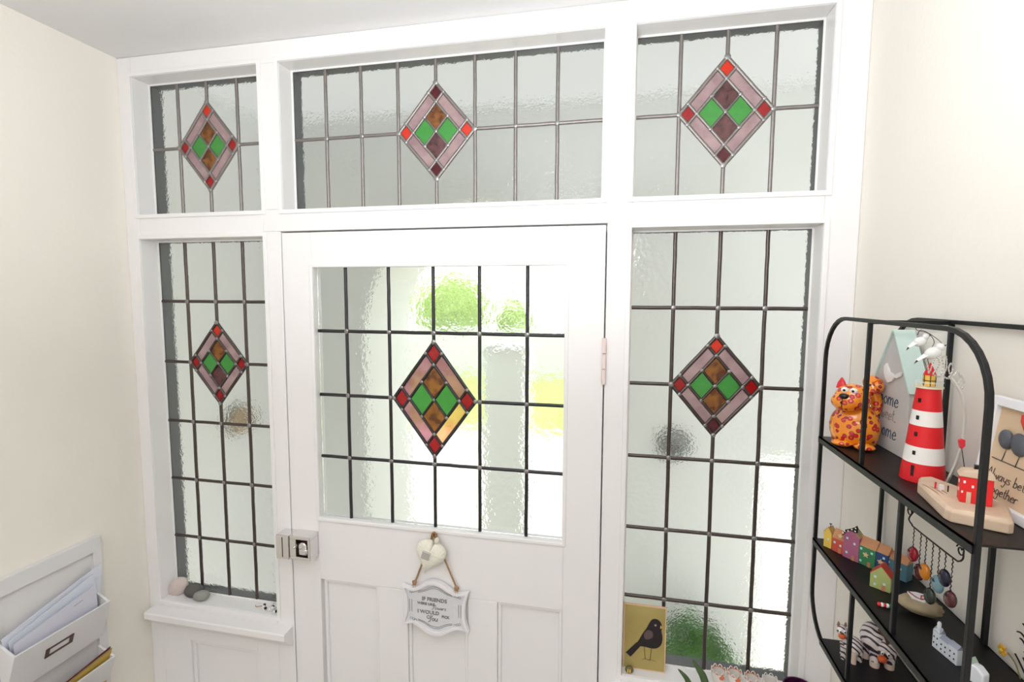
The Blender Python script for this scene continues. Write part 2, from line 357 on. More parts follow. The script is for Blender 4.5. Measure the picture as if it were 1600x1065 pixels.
# ------------------------------------------------------------------ the door
dr = thing('door_1', (.42, 0, 0), kind='structure')
YD0, YD1 = 0.0, .044
GX0, GX1, GZ0, GZ1 = .0845, .7515, 1.2600, 1.9447
def dpart(n, x0, x1, z0, z1, y0=YD0, y1=YD1): return box(n, x0, x1, y0, y1, z0, z1, WHITE, dr, bevel=.0018)
dpart('door_stile', .0005, GX0, .006, 2.0295); dpart('door_stile', GX1, .8395, .006, 2.0295)
dpart('door_rail', GX0, GX1, GZ1, 2.0295); dpart('door_rail', GX0, GX1, 1.089, GZ0); dpart('door_rail', GX0, GX1, .006, .20)
PX = [(.0924, .2564), (.340, .5067), (.5852, .7566)]
dpart('door_muntin', .2564, .340, .20, 1.089); dpart('door_muntin', .5067, .5852, .20, 1.089)
for x0, x1 in PX:
    dpart('door_panel', max(x0, GX0), min(x1, GX1), .20, 1.089, .012, .032)
    a, b = max(x0, GX0), min(x1, GX1)
    MB().ring([(a, .20), (b, .20), (b, 1.089), (a, 1.089)], [(a+.009, .209), (b-.009, .209), (b-.009, 1.080), (a+.009, 1.080)], .004, .0135).build('panel_moulding', WHITE, dr, bevel=.003)
MB().ring([(GX0-.006, GZ0-.006), (GX1+.006, GZ0-.006), (GX1+.006, GZ1+.006), (GX0-.006, GZ1+.006)],
          [(GX0+.004, GZ0+.006), (GX1-.004, GZ0+.006), (GX1-.004, GZ1-.006), (GX0+.004, GZ1-.006)], -.003, .010).build('glazing_bead', WHITE, dr, bevel=.003)
leaded(dr, [GX0, .1679, .2895, .4113, .5328, .654, GX1], [GZ0, 1.4292, 1.5998, 1.7722, GZ1], .0245, 3, 2, .1108, .1492,
       dict(top=RED, bottom=RED, left=RED, right=RED, ur=PINKD, ul=PINKD, ll=PINKD, lr=PINKLIT, side=PINKD, ct=AMBER, cb=AMBER, cl=GREEN, cr=GREEN), GLASSD, LEAD=DLEAD)
HP = mat('pinkish_old_paint', lin(232, 214, 210), .5)
for k in range(3):
    z = 1.6625+k*.0365
    MB().lathe([(.0052, z), (.0052, z+.035)], (.8408, -.005, 0), 12).build('hinge_knuckle', HP, dr, smooth=True)
# dark weather gap lines stay real gaps; rim latch
lt = MB().box(.0205, .0825, -.040, 0, 1.160, 1.168); lt.box(.0205, .0825, -.040, 0, 1.216, 1.226); lt.box(.0205, .040, -.040, 0, 1.168, 1.216); lt.box(.0745, .0825, -.040, 0, 1.168, 1.216)
lo = lt.build('rim_latch', CHROME, dr, bevel=.0012, label='polished chrome rim latch with thumb turn')
box('latch_recess', .040, .0745, -.018, -.0005, 1.168, 1.216, DBRN, lo)
mb = MB(); mb.lathe([(.013, 0), (.013, .016)], (0, 0, 0), 20); 
for i, v in enumerate(mb.v): mb.v[i] = Vector((.0545+v.x, -.0185-v.z, 1.193+v.y))
mb.box(.050, .0745, -.044, -.030, 1.176, 1.192); mb.build('thumb_turn', CHROME, lo, smooth=True, bevel=.003)
MB().ball((.035, -.041, 1.1935), .0035, 10, 8).build('snib_button', CHROME, lo, smooth=True)
kp = MB().box(-.0195, .0188, -.0415, 0, 1.158, 1.2245).build('latch_keep', CHROME, wf, bevel=.0015, label='polished chrome latch keep')
MB().box(-.001, .0005, -.0425, -.0414, 1.164, 1.219).build('keep_slot', DBRN, kp)

# ------------------------------------------------------------------ outside: porch and garden
GRASS = mat('lawn_grass', lin(188, 216, 122), .95, vscale=3, col2=lin(172, 204, 100))
PATHM = mat('pale_path', lin(232, 222, 208), .9, var=.05)
TILE = mat('porch_floor_tile', lin(205, 200, 192), .5, var=.1)
LEAFM = mat('garden_leaf', lin(214, 232, 160), .6, vscale=6, col2=lin(190, 216, 138))
DLEAF = mat('shrub_leaf', lin(85, 145, 45), .6, vscale=30, col2=lin(35, 75, 28))
tag(box('lawn', -14, 12, 1.29, 16, -.26, -.2, GRASS), kind='structure')
tag(box('path', -2.6, 4.8, 1.29, 6.3, -.198, -.19, PATHM), kind='structure')
tag(box('porch_floor', -.75, 2.1, .165, 1.28, -.2, -.1, TILE), kind='structure')
tag(box('porch_roof', -.75, 2.1, .111, 1.3, 2.60, 2.615, FILLROOF), kind='structure')
wp = thing('wall_porch', (.4, 1.04, -.2), kind='structure')
PY0, PY1 = .80, 1.28
ax0, ax1, spr, crn = -.20, .85, 1.68, 2.24
arc = [(ax0+(ax1-ax0)/2*(1-cos(pi*k/20)), spr+(crn-spr)*sin(pi*k/20)) for k in range(21)]
poly_in = [(ax0, -.2)]+arc+[(ax1, -.2)]
mb = MB()
mb.box(-.75, ax0, PY0, PY1, -.2, 2.6); mb.box(ax1, 1.405, PY0, PY1, -.2, 2.6); mb.box(1.405, 2.0, PY0, PY1, 1.27, 2.6)
for k in range(20):
    (xa, za), (xb, zb) = arc[k], arc[k+1]; mb.prism([(xa, za), (xb, zb), (xb, 2.6), (xa, 2.6)], PY0, PY1)
mb.build('arched_wall', PORCH, wp)
SIDELIT = mat('brightened_side_render', lin(250, 251, 250), .9, var=.01)  # lighter copy of the porch render, brightness for the left window painted in
box('side_wall', -.75, -.62, .162, PY0, -.2, 2.6, SIDELIT, wp); box('side_wall', 1.9, 2.0, .162, PY0, -.2, 2.6, SIDELIT, wp)
pr = thing('gate_pier', (.22, 1.85, -.2), 'square white rendered pier standing beyond the porch arch, behind the door glass', 'pier')
box('pier_shaft', .075, .335, 1.72, 1.98, -.2, 1.54, PORCH, pr, bevel=.01); MB().box(.06, .35, 1.705, 1.995, 1.54, 1.57).build('pier_cap', PORCH, pr, bevel=.008)
gw = tag(box('boundary_wall', -9, 6, 11.6, 11.8, -.2, 1.0, mat('grey_garden_wall', lin(208, 211, 213), .9), origin=(-1.5, 11.7, -.2)), 'low white garden wall along the far edge of the lawn', 'wall')
def foliage(c, r, n, leaf, m, name, parent, seed):
    rr = random.Random(seed); mb = MB()
    for _ in range(n):
        d = Vector((rr.gauss(0, 1), rr.gauss(0, 1), rr.gauss(0, 1))).normalized()*(rr.random()**.4)
        p = Vector((c[0]+d.x*r[0], c[1]+d.y*r[1], c[2]+d.z*r[2])); a = Vector((rr.gauss(0, 1), rr.gauss(0, 1), rr.gauss(0, .6))).normalized(); b = a.orthogonal().normalized()
        l = leaf*rr.uniform(.7, 1.3); mb.add([p, p+a*l*.5+b*l*.25, p+a*l, p+a*l*.5-b*l*.25], [(0, 1, 2, 3)])
    o = mb.build(name, m, parent); return o
t = thing('garden_bush', (-3.9, 12.8, -.2), 'round green bush beyond the garden wall, upper middle of the door glass', 'bush')
foliage((-3.9, 12.8, 1.5), (1.08, .7, .95), 3000, .22, LEAFM, 'foliage', t, 3)['kind'] = 'stuff'
t2 = thing('garden_bush', (-2.1, 12.9, -.2), 'smaller pale bush beyond the garden wall, right of the round one', 'bush')
foliage((-2.1, 12.9, 1.2), (.5, .4, .55), 900, .2, LEAFM, 'foliage', t2, 4)['kind'] = 'stuff'
MB().tube([(-2.1, 12.9, -.2), (-2.1, 12.9, 1.2)], .04).build('trunk', mat('bark', lin(95, 80, 65), .9), t2)
MB().tube([(-3.9, 12.8, -.2), (-3.85, 12.8, .7), (-3.9, 12.8, 1.4)], [.08, .06, .04]).build('trunk', mat('bark', lin(95, 80, 65), .9), t)
POT = mat('terracotta_pot', lin(170, 105, 75), .8)
t = thing('potted_shrub', (1.16, .62, -.1), 'green potted shrub in the porch, seen low through the right side light', 'plant')
MB().lathe([(.10, -.1), (.14, .18), (.15, .18), (.15, .21), (.13, .21), (.12, .15)], (1.16, .62, 0), 20).build('plant_pot', POT, t, smooth=True)
foliage((1.16, .62, .46), (.15, .13, .27), 700, .06, DLEAF, 'foliage', t, 5)['kind'] = 'stuff'
MB().tube([(1.16, .62, .14), (1.15, .62, .35), (1.13, .62, .6)], .008, 6).build('stem', mat('bark', lin(95, 80, 65), .9), t)
def lantern(x, y, z, dx, dy, lab, c):
    t = thing('wall_lantern', (x, y, z), lab, 'lamp', None)
    X = Matrix.Translation((x, y, z)) @ Matrix.Rotation(math.atan2(dy, dx), 4, 'Z')
    mb = MB(X); mb.ball((.03, 0, 0), (.035, .05, .05), 16, 10); mb.build('lamp_bowl', c, t, smooth=True)
    mb = MB(X)
    for q in range(0, 360, 45): mb.tube([(.0+.068*sin(a), .054*cos(a)*cos(radians(q)), .054*cos(a)*sin(radians(q))) for a in [k*pi/12 for k in range(0, 7)]], .003, 5)
    mb.tube([(.004, .055*cos(k*pi/10), .055*sin(k*pi/10)) for k in range(20)], .006, 6, closed=True); mb.build('lamp_cage', BLACKM, t, smooth=True)
lantern(-.62, .53, 1.372, 1, 0, 'small round beige lamp on the left porch wall, seen through the left side light', mat('beige_lamp_glass', lin(205, 175, 135), .4))
lantern(1.09, .80, 1.30, 0, -1, 'small round caged lamp on the porch wall, seen through the right side light', mat('smoky_lamp_glass', lin(150, 155, 150), .4))
#@@OBJECTS@@
# ------------------------------------------------------------------ black wall shelf unit
SX, BX = 1.2435, 1.349
Z1, Z2, Z3, ZT = 1.6113, 1.4162, 1.2568, 1.8315
YL, YR = -.1780, -.5984
su = thing('wall_shelf', (1.30, -.39, Z3-.008), 'black metal wall shelf unit with rounded loop frames and three shelves', 'shelf')
def loop(x, y0, y1):
    o = rrect(y1-.003, y0+.003, Z3-.0135, ZT+.003, .078, 8); i = rrect(y1+.003, y0-.003, Z3-.0075, ZT-.003, .072, 8)
    MB().ring(o, i, x-.003, x+.003, 'x').build('loop_frame', BLACKM, su, bevel=.0008)
loop(SX, YL, YR); loop(BX, YL, YR)
def post(x, y, z0, z1): box('post', x-.003, x+.003, y-.003, y+.003, z0, z1, BLACKM, su, bevel=.0008)
for x in (SX, BX):
    post(x, -.338, Z1-.003, ZT-.003); post(x, -.4554, Z2-.003, Z1-.006); post(x, -.338, Z3-.007, Z2-.006)
box('cross_bar', SX, BX, -.341, -.335, ZT-.0045, ZT+.0015, BLACKM, su)
def shelf(z, y0, y1):
    MB().box(SX-.0045, BX+.0035, y1, y0, z-.0022, z).box(SX-.0045, SX-.0025, y1, y0, z-.011, z).box(BX+.0015, BX+.0035, y1, y0, z-.011, z).build('shelf_board', BLACKM, su)
shelf(Z1, YL, YR); shelf(Z2, YL, YR); shelf(Z3, -.236, YR+.05)

# top shelf: cat figurine
def spot_mat(name, base, base2, spots, scale, thr):
    m = bpy.data.materials.new(name); m.use_nodes = True; n = m.node_tree; b = n.nodes['Principled BSDF']
    b.inputs['Roughness'].default_value = .15; b.inputs['Coat Weight'].default_value = .6
    t = n.nodes.new('ShaderNodeTexCoord'); v = n.nodes.new('ShaderNodeTexVoronoi'); v.inputs['Scale'].default_value = scale; n.links.new(t.outputs['Object'], v.inputs['Vector'])
    n1 = n.nodes.new('ShaderNodeTexNoise'); n1.inputs['Scale'].default_value = 25; n.links.new(t.outputs['Object'], n1.inputs['Vector'])
    m0 = n.nodes.new('ShaderNodeMix'); m0.data_type = 'RGBA'; m0.inputs[6].default_value = (*base, 1); m0.inputs[7].default_value = (*base2, 1); n.links.new(n1.outputs['Fac'], m0.inputs[0])
    prev = m0.outputs[2]
    for lo, c in ((thr, (.02, .015, .03)), (thr*.86, spots), (thr*.38, (.8, .12, .03))):
        mth = n.nodes.new('ShaderNodeMath'); mth.operation = 'LESS_THAN'; mth.inputs[1].default_value = lo; n.links.new(v.outputs['Distance'], mth.inputs[0])
        mx = n.nodes.new('ShaderNodeMix'); mx.data_type = 'RGBA'; n.links.new(mth.outputs[0], mx.inputs[0]); n.links.new(prev, mx.inputs[6]); mx.inputs[7].default_value = (*c, 1); prev = mx.outputs[2]
    n.links.new(prev, b.inputs['Base Color']); return m
CATM = spot_mat('spotted_orange_glaze', lin(245, 165, 30), lin(235, 110, 20), lin(205, 25, 35), 100, .42)
GLOSSW = mat('white_glaze', lin(240, 240, 238), .15, var=.01); GLOSSK = mat('black_glaze', lin(18, 16, 18), .12, var=.0)
REDG = mat('red_glaze', lin(214, 40, 55), .2)
cx, cy = 1.2885, -.232
t = thing('cat_figurine', (cx, cy, Z1), 'orange glazed cat figurine with red spots on the top shelf', 'figurine')
fd = Vector((-.62, -.78, 0)).normalized(); rt = Vector((fd.y, -fd.x, 0))*-1          # facing direction, its right in the view
Xc = Matrix(((rt.x, -fd.x, 0, cx), (rt.y, -fd.y, 0, cy), (0, 0, 1, Z1), (0, 0, 0, 1)))   # local: x to the right, -y to the front, z up
MB(Xc).lathe([(.020, .0005), (.033, .006), (.0372, .020), (.0385, .033), (.036, .047), (.029, .060), (.020, .070), (.012, .074)], (-.0135, .002, 0), 28, 1, .86).build('body', CATM, t, smooth=True)
mb = MB(Xc); mb.ball((-.014, -.014, .0845), (.0275, .023, .0235), 26, 16); mb.ball((-.019, -.029, .0785), (.0235, .014, .0165), 20, 12); mb.build('head', CATM, t, smooth=True)
for sx in (-1, 1):
    MB(Xc).ball((-.0065+sx*.0165, -.026, .0058), (.0165, .0135, .0062), 16, 8).build('paw', CATM, t, smooth=True)
for ex, er in ((-.034, -.3), (.010, .3)):
    mb = MB(Xc); mb.lathe([(.0085, 0), (.0062, .010), (.001, .019)], (ex, -.008, .0975), 12, 1, .5); mb.build('ear', REDG if er < 0 else CATM, t, smooth=True)
for ex in (-.0215, -.0085):
    e = MB(Xc).ball((ex, -.031, .0985), (.0062, .004, .0052), 14, 8).build('eye', GLOSSW, t, smooth=True); MB(Xc).ball((ex, -.0348, .0985), (.0022, .0015, .0020), 8, 6).build('pupil', GLOSSK, e, smooth=True)
MB(Xc).ball((-.020, -.0395, .089), (.0075, .006, .0050), 14, 8).build('nose', GLOSSK, t, smooth=True)
mb = MB(Xc); mb.tube([(-.021, -.0430, .085), (-.0212, -.0438, .078), (-.0215, -.042, .070)], .0006, 5); mb.build('mouth_line', GLOSSK, t)
mb = MB(Xc); mb.tube(spline([(.008, .014, .040), (.012, .020, .070), (.004, .022, .096), (.002, .018, .110), (.012, .012, .106)], 5), [.006+.0065*min(1, i/14) for i in range(21)], 12); mb.ball((.012, .012, .104), .0115, 14, 8); mb.build('tail', CATM, t, smooth=True)

# house-shaped sign
CONC = mat('grey_washed_wood', lin(205, 203, 200), .8, var=.05, vscale=30); MINT = mat('pale_mint_paint', lin(205, 226, 220), .5, var=.02)
NAVY = mat('navy_lettering', lin(38, 70, 95), .6); TAUPE = mat('taupe_lettering', lin(150, 135, 130), .6)
t = thing('house_sign', (1.332, -.25, Z1), 'grey house shaped block sign reading home sweet home on the top shelf', 'sign')
hp = [(-.193, Z1+.0003), (-.193, 1.722), (-.247, 1.812), (-.303, 1.722), (-.303, Z1+.0003)]
MB().prism(hp, 1.319, 1.343, 'x').build('block', CONC, t, bevel=.001)
def slab2(a, b, x0, x1, th):
    n_ = Vector((b[1]-a[1], a[0]-b[0])).normalized()*th
    if n_.y < 0: n_ = -n_
    return MB().prism([a, b, (b[0]+n_.x, b[1]+n_.y), (a[0]+n_.x, a[1]+n_.y)], x0, x1, 'x')
slab2((-.190, 1.7165), (-.247, 1.8125), 1.316, 1.3465, .0028).build('roof_board', MINT, t); slab2((-.247, 1.8125), (-.306, 1.7165), 1.316, 1.3465, .0028).build('roof_board', MINT, t)
to3 = lambda x, y0, z0: (lambda a, b: (x, y0-a, z0+b))
for txt, y0, z0, sz, m in (('home', -.212, 1.688, .0135, NAVY), ('sweet', -.212, 1.664, .0105, TAUPE), ('home', -.212, 1.634, .0135, NAVY)):
    mb = MB(); script(mb, txt, sz, to3(1.3186, y0, z0), .0008 if m is NAVY else .0006); mb.build('lettering', m, t)
mb = MB()
for q in range(9): mb.ball((1.3186, -.215-q*.0065, 1.669+.006*sin(q*2.1)), (.0006, .0022, .0012), 6, 4)
mb.build('leaf_pattern', TAUPE, t)
bird = [(-0.2334, 1.7567), (-0.2455, 1.7443), (-0.2602, 1.7401), (-0.2694, 1.7446), (-0.284, 1.7499), (-0.2795, 1.7409), (-0.2705, 1.7364), (-0.2608, 1.7359), (-0.2538, 1.7284), (-0.242, 1.7243), (-0.2327, 1.7304), (-0.2271, 1.7405), (-0.2257, 1.7513)]
MB().prism([(y, z) for y, z in bird], 1.3155, 1.3188, 'x').build('bird_relief', GLOSSW, t, bevel=.0008)

# lighthouse
LX, LY = 1.2972, -.393
t = thing('lighthouse_ornament', (LX, LY, Z1), 'red and white striped wooden lighthouse ornament on the top shelf', 'ornament')
def rad(z): return .0262+(.0137-.0262)*(z-Z1)/(1.742-Z1)
REDP = mat('red_paint', lin(222, 30, 38), .45, var=.04); WHP = mat('white_paint', lin(240, 238, 234), .5, var=.02)
zz = [Z1+.0003, 1.638, 1.661, 1.690, 1.711, 1.742]
for i in range(5):
    r0, r1 = rad(zz[i]), rad(zz[i+1]); MB().lathe([(r0, zz[i]), (r1, zz[i+1])], (LX, LY, 0), 40).build('red_band' if i % 2 == 0 else 'white_band', REDP if i % 2 == 0 else WHP, t, smooth=True)
YEL = mat('yellow_paint', lin(245, 200, 90), .5); 
MB().lathe([(.0162, 1.7422), (.0165, 1.7445)], (LX, LY, 0), 28).build('gallery', mat('cream_paint', lin(238, 230, 200), .5), t, smooth=True)
mb = MB(); mb.tube([(LX+.0155*cos(k*pi/14), LY+.0155*sin(k*pi/14), 1.7505) for k in range(28)], .0005, 5, closed=True)
for k in range(8): q = k*pi/4; mb.tube([(LX+.0155*cos(q), LY+.0155*sin(q), 1.7445), (LX+.0155*cos(q), LY+.0155*sin(q), 1.7505)], .0004, 4)
mb.build('railing', WHP, t)
l = MB().lathe([(.0070, 1.7447), (.0070, 1.760)], (LX, LY, 0), 12).build('lamp_room', YEL, t)
mb = MB()
for k in range(6): q = k*pi/3+.2; mb.tube([(LX+.0073*cos(q), LY+.0073*sin(q), 1.745), (LX+.0073*cos(q), LY+.0073*sin(q), 1.760)], .0005, 4)
mb.tube([(LX+.0073*cos(k*pi/8), LY+.0073*sin(k*pi/8), 1.7525) for k in range(16)], .0005, 4, closed=True); mb.build('glazing_bars', GLOSSK, l)
MB().lathe([(.0078, 1.760), (.0006, 1.777)], (LX, LY, 0), 16).build('pointed_roof', REDP, t, smooth=True)
for k, (z, q) in enumerate(((1.629, 216), (1.653, 214), (1.679, 212), (1.702, 210), (1.726, 208))):
    q = radians(q); r = rad(z); c = Vector((LX+cos(q)*r, LY+sin(q)*r, z)); 
    X = Matrix.Translation(c) @ Matrix.Rotation(q, 4, 'Z'); h = .010 if k == 0 else .0035
    MB(X).box(-.001, .0008, -.0018, .0018, -h, h*.6).build('doorway' if k == 0 else 'slit_window', GLOSSK, t)

# hanging bird ornament and beaded hair band behind the lighthouse
SILV = mat('silver_beads', (.85, .84, .82), .2, .9, var=.1, vscale=200); WIRE = mat('dark_wire', lin(70, 68, 66), .4, .7)
t = thing('bird_hanger', (1.287, -.40, 1.79), 'two small white birds on a wire hanger above the lighthouse', 'ornament')
mb = MB(); mb.tube(spline([(1.287, -.372, 1.829), (1.281, -.385, 1.822), (1.288, -.40, 1.818), (1.293, -.405, 1.806), (1.289, -.40, 1.79), (1.290, -.402, 1.776)], 5), .0005, 5)
mb.tube(spline([(1.280, -.39, 1.815), (1.283, -.392, 1.822), (1.292, -.40, 1.816), (1.299, -.41, 1.806), (1.300, -.41, 1.798)], 5), .0005, 5); mb.build('hanging_wire', WIRE, t)
for (bx, by, bz, s) in ((1.283, -.392, 1.806, 1), (1.291, -.408, 1.792, 1.25)):
    X = Matrix.Translation((bx, by, bz)) @ Matrix.Rotation(radians(-25), 4, 'Y')
    mb = MB(X); mb.ball((0, 0, 0), (.0085*s, .005*s, .0065*s), 14, 10); mb.ball((.008*s, -.001, .004*s), .0042*s, 12, 8); mb.build('bird', GLOSSW, t, smooth=True)
    b_ = MB(X); b_.add([(-.006*s, -.004, 0), (-.020*s, -.008, -.001), (-.021*s, -.006, .001), (-.004*s, .003, .004)], [(0, 1, 2, 3)]); b_.build('wing', GLOSSW, t)
    MB(X).add([(-.0185*s, -.0085, -.001), (-.024*s, -.0085, -.0025), (-.0195*s, -.007, .0015)], [(0, 1, 2)]).build('wing_tip', WIRE, t)
    MB(X).ball((.0125*s, -.0015, .0035*s), (.0022, .001, .001), 6, 5).build('beak', WIRE, t)
t = thing('hair_band', (1.312, -.44, Z1), 'silver beaded hair band with looping letters behind the lighthouse', 'hair band')
MB().tube(spline([(1.3075, -.425, Z1+.0015), (1.316, -.432, 1.655), (1.3185, -.436, 1.70), (1.315, -.432, 1.738), (1.305, -.424, 1.762)], 6), .0022, 6).build('band', mat('silver_band', (.75, .73, .69), .3, .8), t, smooth=True)
def beads(pts, n):
    mb = MB(); P = spline(pts, n)
    for p in P: mb.ball(p, .0013, 6, 4)
    mb.tube(P, .0006, 4); return mb
L1 = [(1.278, -.418, 1.783), (1.281, -.418, 1.775), (1.283, -.418, 1.766), (1.286, -.419, 1.780), (1.289, -.419, 1.788), (1.293, -.42, 1.781), (1.290, -.42, 1.771), (1.287, -.42, 1.765), (1.294, -.421, 1.762), (1.297, -.421, 1.775), (1.295, -.421, 1.787), (1.299, -.422, 1.789), (1.3005, -.422, 1.775), (1.298, -.422, 1.763), (1.303, -.423, 1.760)]
beads(L1, 3).build('beaded_letters', SILV, t)
L2 = [(1.303, -.423, 1.760), (1.307, -.424, 1.774), (1.304, -.424, 1.780), (1.302, -.424, 1.773), (1.306, -.424, 1.763), (1.312, -.425, 1.770), (1.315, -.426, 1.760), (1.311, -.426, 1.750), (1.306, -.425, 1.757)]
beads(L2, 4).build('beaded_letters', SILV, t)
beads([(1.311, -.427, 1.750), (1.3165, -.428, 1.748), (1.3185, -.428, 1.757), (1.315, -.427, 1.765)], 4).build('beaded_letters', SILV, t)

# driftwood block with a red cottage
WOOD = mat('driftwood', lin(214, 190, 166), .75, vscale=18, col2=lin(196, 170, 146), bump=.0006, bscale=70)
t = thing('driftwood_cottage', (1.282, -.50, Z1), 'small red cottage mounted on a pale driftwood block on the top shelf', 'ornament')
wpoly = [(1.290, -.424), (1.274, -.430), (1.262, -.452), (1.2475, -.535), (1.249, -.5445), (1.292, -.5655), (1.298, -.563), (1.322, -.518), (1.318, -.50)]
zt = Z1+.016
mb = MB(); n = len(wpoly); c0 = (sum(p[0] for p in wpoly)/n, sum(p[1] for p in wpoly)/n)
vs = [(x, y, Z1+.0004) for x, y in wpoly]+[(x, y, zt-.004) for x, y in wpoly]+[(c0[0]+(x-c0[0])*.93, c0[1]+(y-c0[1])*.95, zt) for x, y in wpoly]
fs = [list(range(n))[::-1], [2*n+i for i in range(n)]]
for L in range(2):
    for i in range(n): j = (i+1) % n; fs.append((L*n+i, L*n+j, (L+1)*n+j, (L+1)*n+i))
mb.add(vs, fs).build('driftwood_block', WOOD, t, bevel=.0012)
KNOT = mat('wood_grain_hollow', lin(176, 142, 120), .9)
for k in range(3):
    q = [(1.2615+.005*k+.001*sin(i), -.462-.010*i-.006*k, zt-.0003+.0002*k) for i in range(5-k)]
    MB().tube(q, [.0004]+[.0013]*(3-k)+[.0004], 6).build('grain_hollow', KNOT, t)
hx, hy = 1.2875, -.516
X = Matrix.Translation((hx, hy, zt)) @ Matrix.Rotation(radians(-22), 4, 'Z')
cm = mat('red_cottage_paint', lin(228, 35, 38), .4)
c_ = MB(X).box(-.0145, .0145, -.009, .009, 0, .031).build('cottage', cm, t, bevel=.001)
MB(X).prism([(-.0165, .031), (.0165, .031), (.014, .0375), (.002, .0395), (-.012, .0375)], -.0105, .0105).build('roof', WOOD, c_, bevel=.001)
MB(X).box(-.002, .003, .001, .005, .038, .044).build('chimney', GLOSSK, c_)
for wx, wz, ww, wh in ((-.011, .025, .002, .0030), (-.0035, .0205, .002, .003), (-.0125, .013, .0015, .0025)): MB(X).box(wx-ww/2, wx+ww/2, -.0096, -.0085, wz-wh/2, wz+wh/2).build('cottage_window', WHP, c_)
MB(X).box(-.0085, -.0045, -.0096, -.0085, 0, .0135).build('cottage_door', WOOD, c_)
for sx_ in (-.0151,):
    for wz in (.022, .012): MB(X).box(sx_, sx_+.001, -.003, 0, wz, wz+.0035).build('cottage_window', WHP, c_)
MB().tube(spline([(1.2845, -.501, zt+.030), (1.283, -.501, 1.668), (1.2797, -.500, 1.688)], 5), .0005, 5).build('flower_wire', WIRE, t)
MB().prism([(1.2755, 1.697), (1.2795, 1.6985), (1.2825, 1.697), (1.2825, 1.690), (1.2800, 1.6865), (1.2775, 1.687)], -.502, -.4985).build('red_flower', REDG, t, bevel=.0006)
MB().box(1.270, 1.2745, -.484, -.480, zt, zt+.007).build('tiny_block', WHP, t); MB().box(1.2665, 1.268, -.480, -.4785, zt, zt+.009).build('tiny_post', REDG, t); MB().box(1.2765, 1.2775, -.487, -.486, zt, zt+.008).build('tiny_post', GLOSSK, t)

# framed pebble picture
FRW = mat('white_frame_paint', lin(238, 238, 242), .45, var=.01); KRAFT = mat('kraft_backing', lin(208, 182, 150), .8, vscale=14, col2=lin(218, 194, 165)); PEB = mat('slate_pebble', lin(92, 96, 104), .45, var=.15, vscale=60, bump=.0004, bscale=150); INK = mat('dark_ink', lin(70, 62, 58), .8)
t = thing('pebble_picture', (1.335, -.52, Z1), 'white framed pebble bird picture reading Always better together on the top shelf', 'picture')
fy0, fy1, fz0, fz1 = -.452, -.582, Z1+.0005, 1.745
lean = lambda z: 1.3225+(z-fz0)*.14
def fr(a, b, c, d, x, dx, n, m, **k):      # slab between y a..b and z c..d on the leaning plane
    vs = []
    for z in (c, d):
        for y in (a, b):
            for e in (x, x+dx): vs.append((lean(z)+e, y, z))
    return MB().add(vs, [(0, 1, 3, 2), (4, 6, 7, 5), (0, 2, 6, 4), (1, 5, 7, 3), (0, 4, 5, 1), (2, 3, 7, 6)]).build(n, m, t, **k)
fw = .0105
fr(fy0, fy0-fw, fz0, fz1, -.004, .009, 'frame_side', FRW, bevel=.0008); fr(fy1+fw, fy1, fz0, fz1, -.004, .009, 'frame_side', FRW, bevel=.0008)
fr(fy0-fw, fy1+fw, fz0, fz0+fw, -.004, .009, 'frame_side', FRW, bevel=.0008); fr(fy0-fw, fy1+fw, fz1-fw, fz1, -.004, .009, 'frame_side', FRW, bevel=.0008)
fr(fy0-fw, fy1+fw, fz0+fw, fz1-fw, .002, .002, 'backing_card', KRAFT)
for y, z, s in ((-.4855, 1.697, 1), (-.507, 1.696, 1.15)):
    MB().ball((lean(z)-.001, y, z), (.005, .0105*s, .0120*s), 16, 10).build('pebble', PEB, t, smooth=True)
    MB().add([(lean(z)-.002, y-.010 if s == 1 else y+.0115, z+.006), (lean(z)-.002, y-.0165 if s == 1 else y+.0145, z+.003), (lean(z)-.002, y-.010 if s == 1 else y+.0115, z)], [(0, 1, 2)]).build('paper_beak', INK, t)
    MB().tube([(lean(z)+.001, y, z-.011), (lean(z-.03)+.0012, y+.001, z-.027)], .0006, 4).build('drawn_leg', INK, t)
MB().tube([(lean(1.67)+.001, -.468, 1.670), (lean(1.67)+.001, -.56, 1.670)], .0006, 4).build('drawn_branch', INK, t)
hc = [(-.506, 1.712), (-.4995, 1.722), (-.500, 1.730), (-.5045, 1.732), (-.508, 1.728), (-.512, 1.732), (-.516, 1.729), (-.5155, 1.721)]
MB().prism(hc, lean(1.72)-.0005, lean(1.72)+.0015, 'x').build('red_heart', REDG, t)
for txt, y0, z0, s in (('Always better', -.466, 1.646, .0062), ('together', -.474, 1.629, .0062)):
    mb = MB(); script(mb, txt, s, (lambda y0, z0: lambda a, b: (lean(z0+b)+.0015, y0-a, z0+b))(y0, z0), .00042); mb.build('lettering', INK, t)

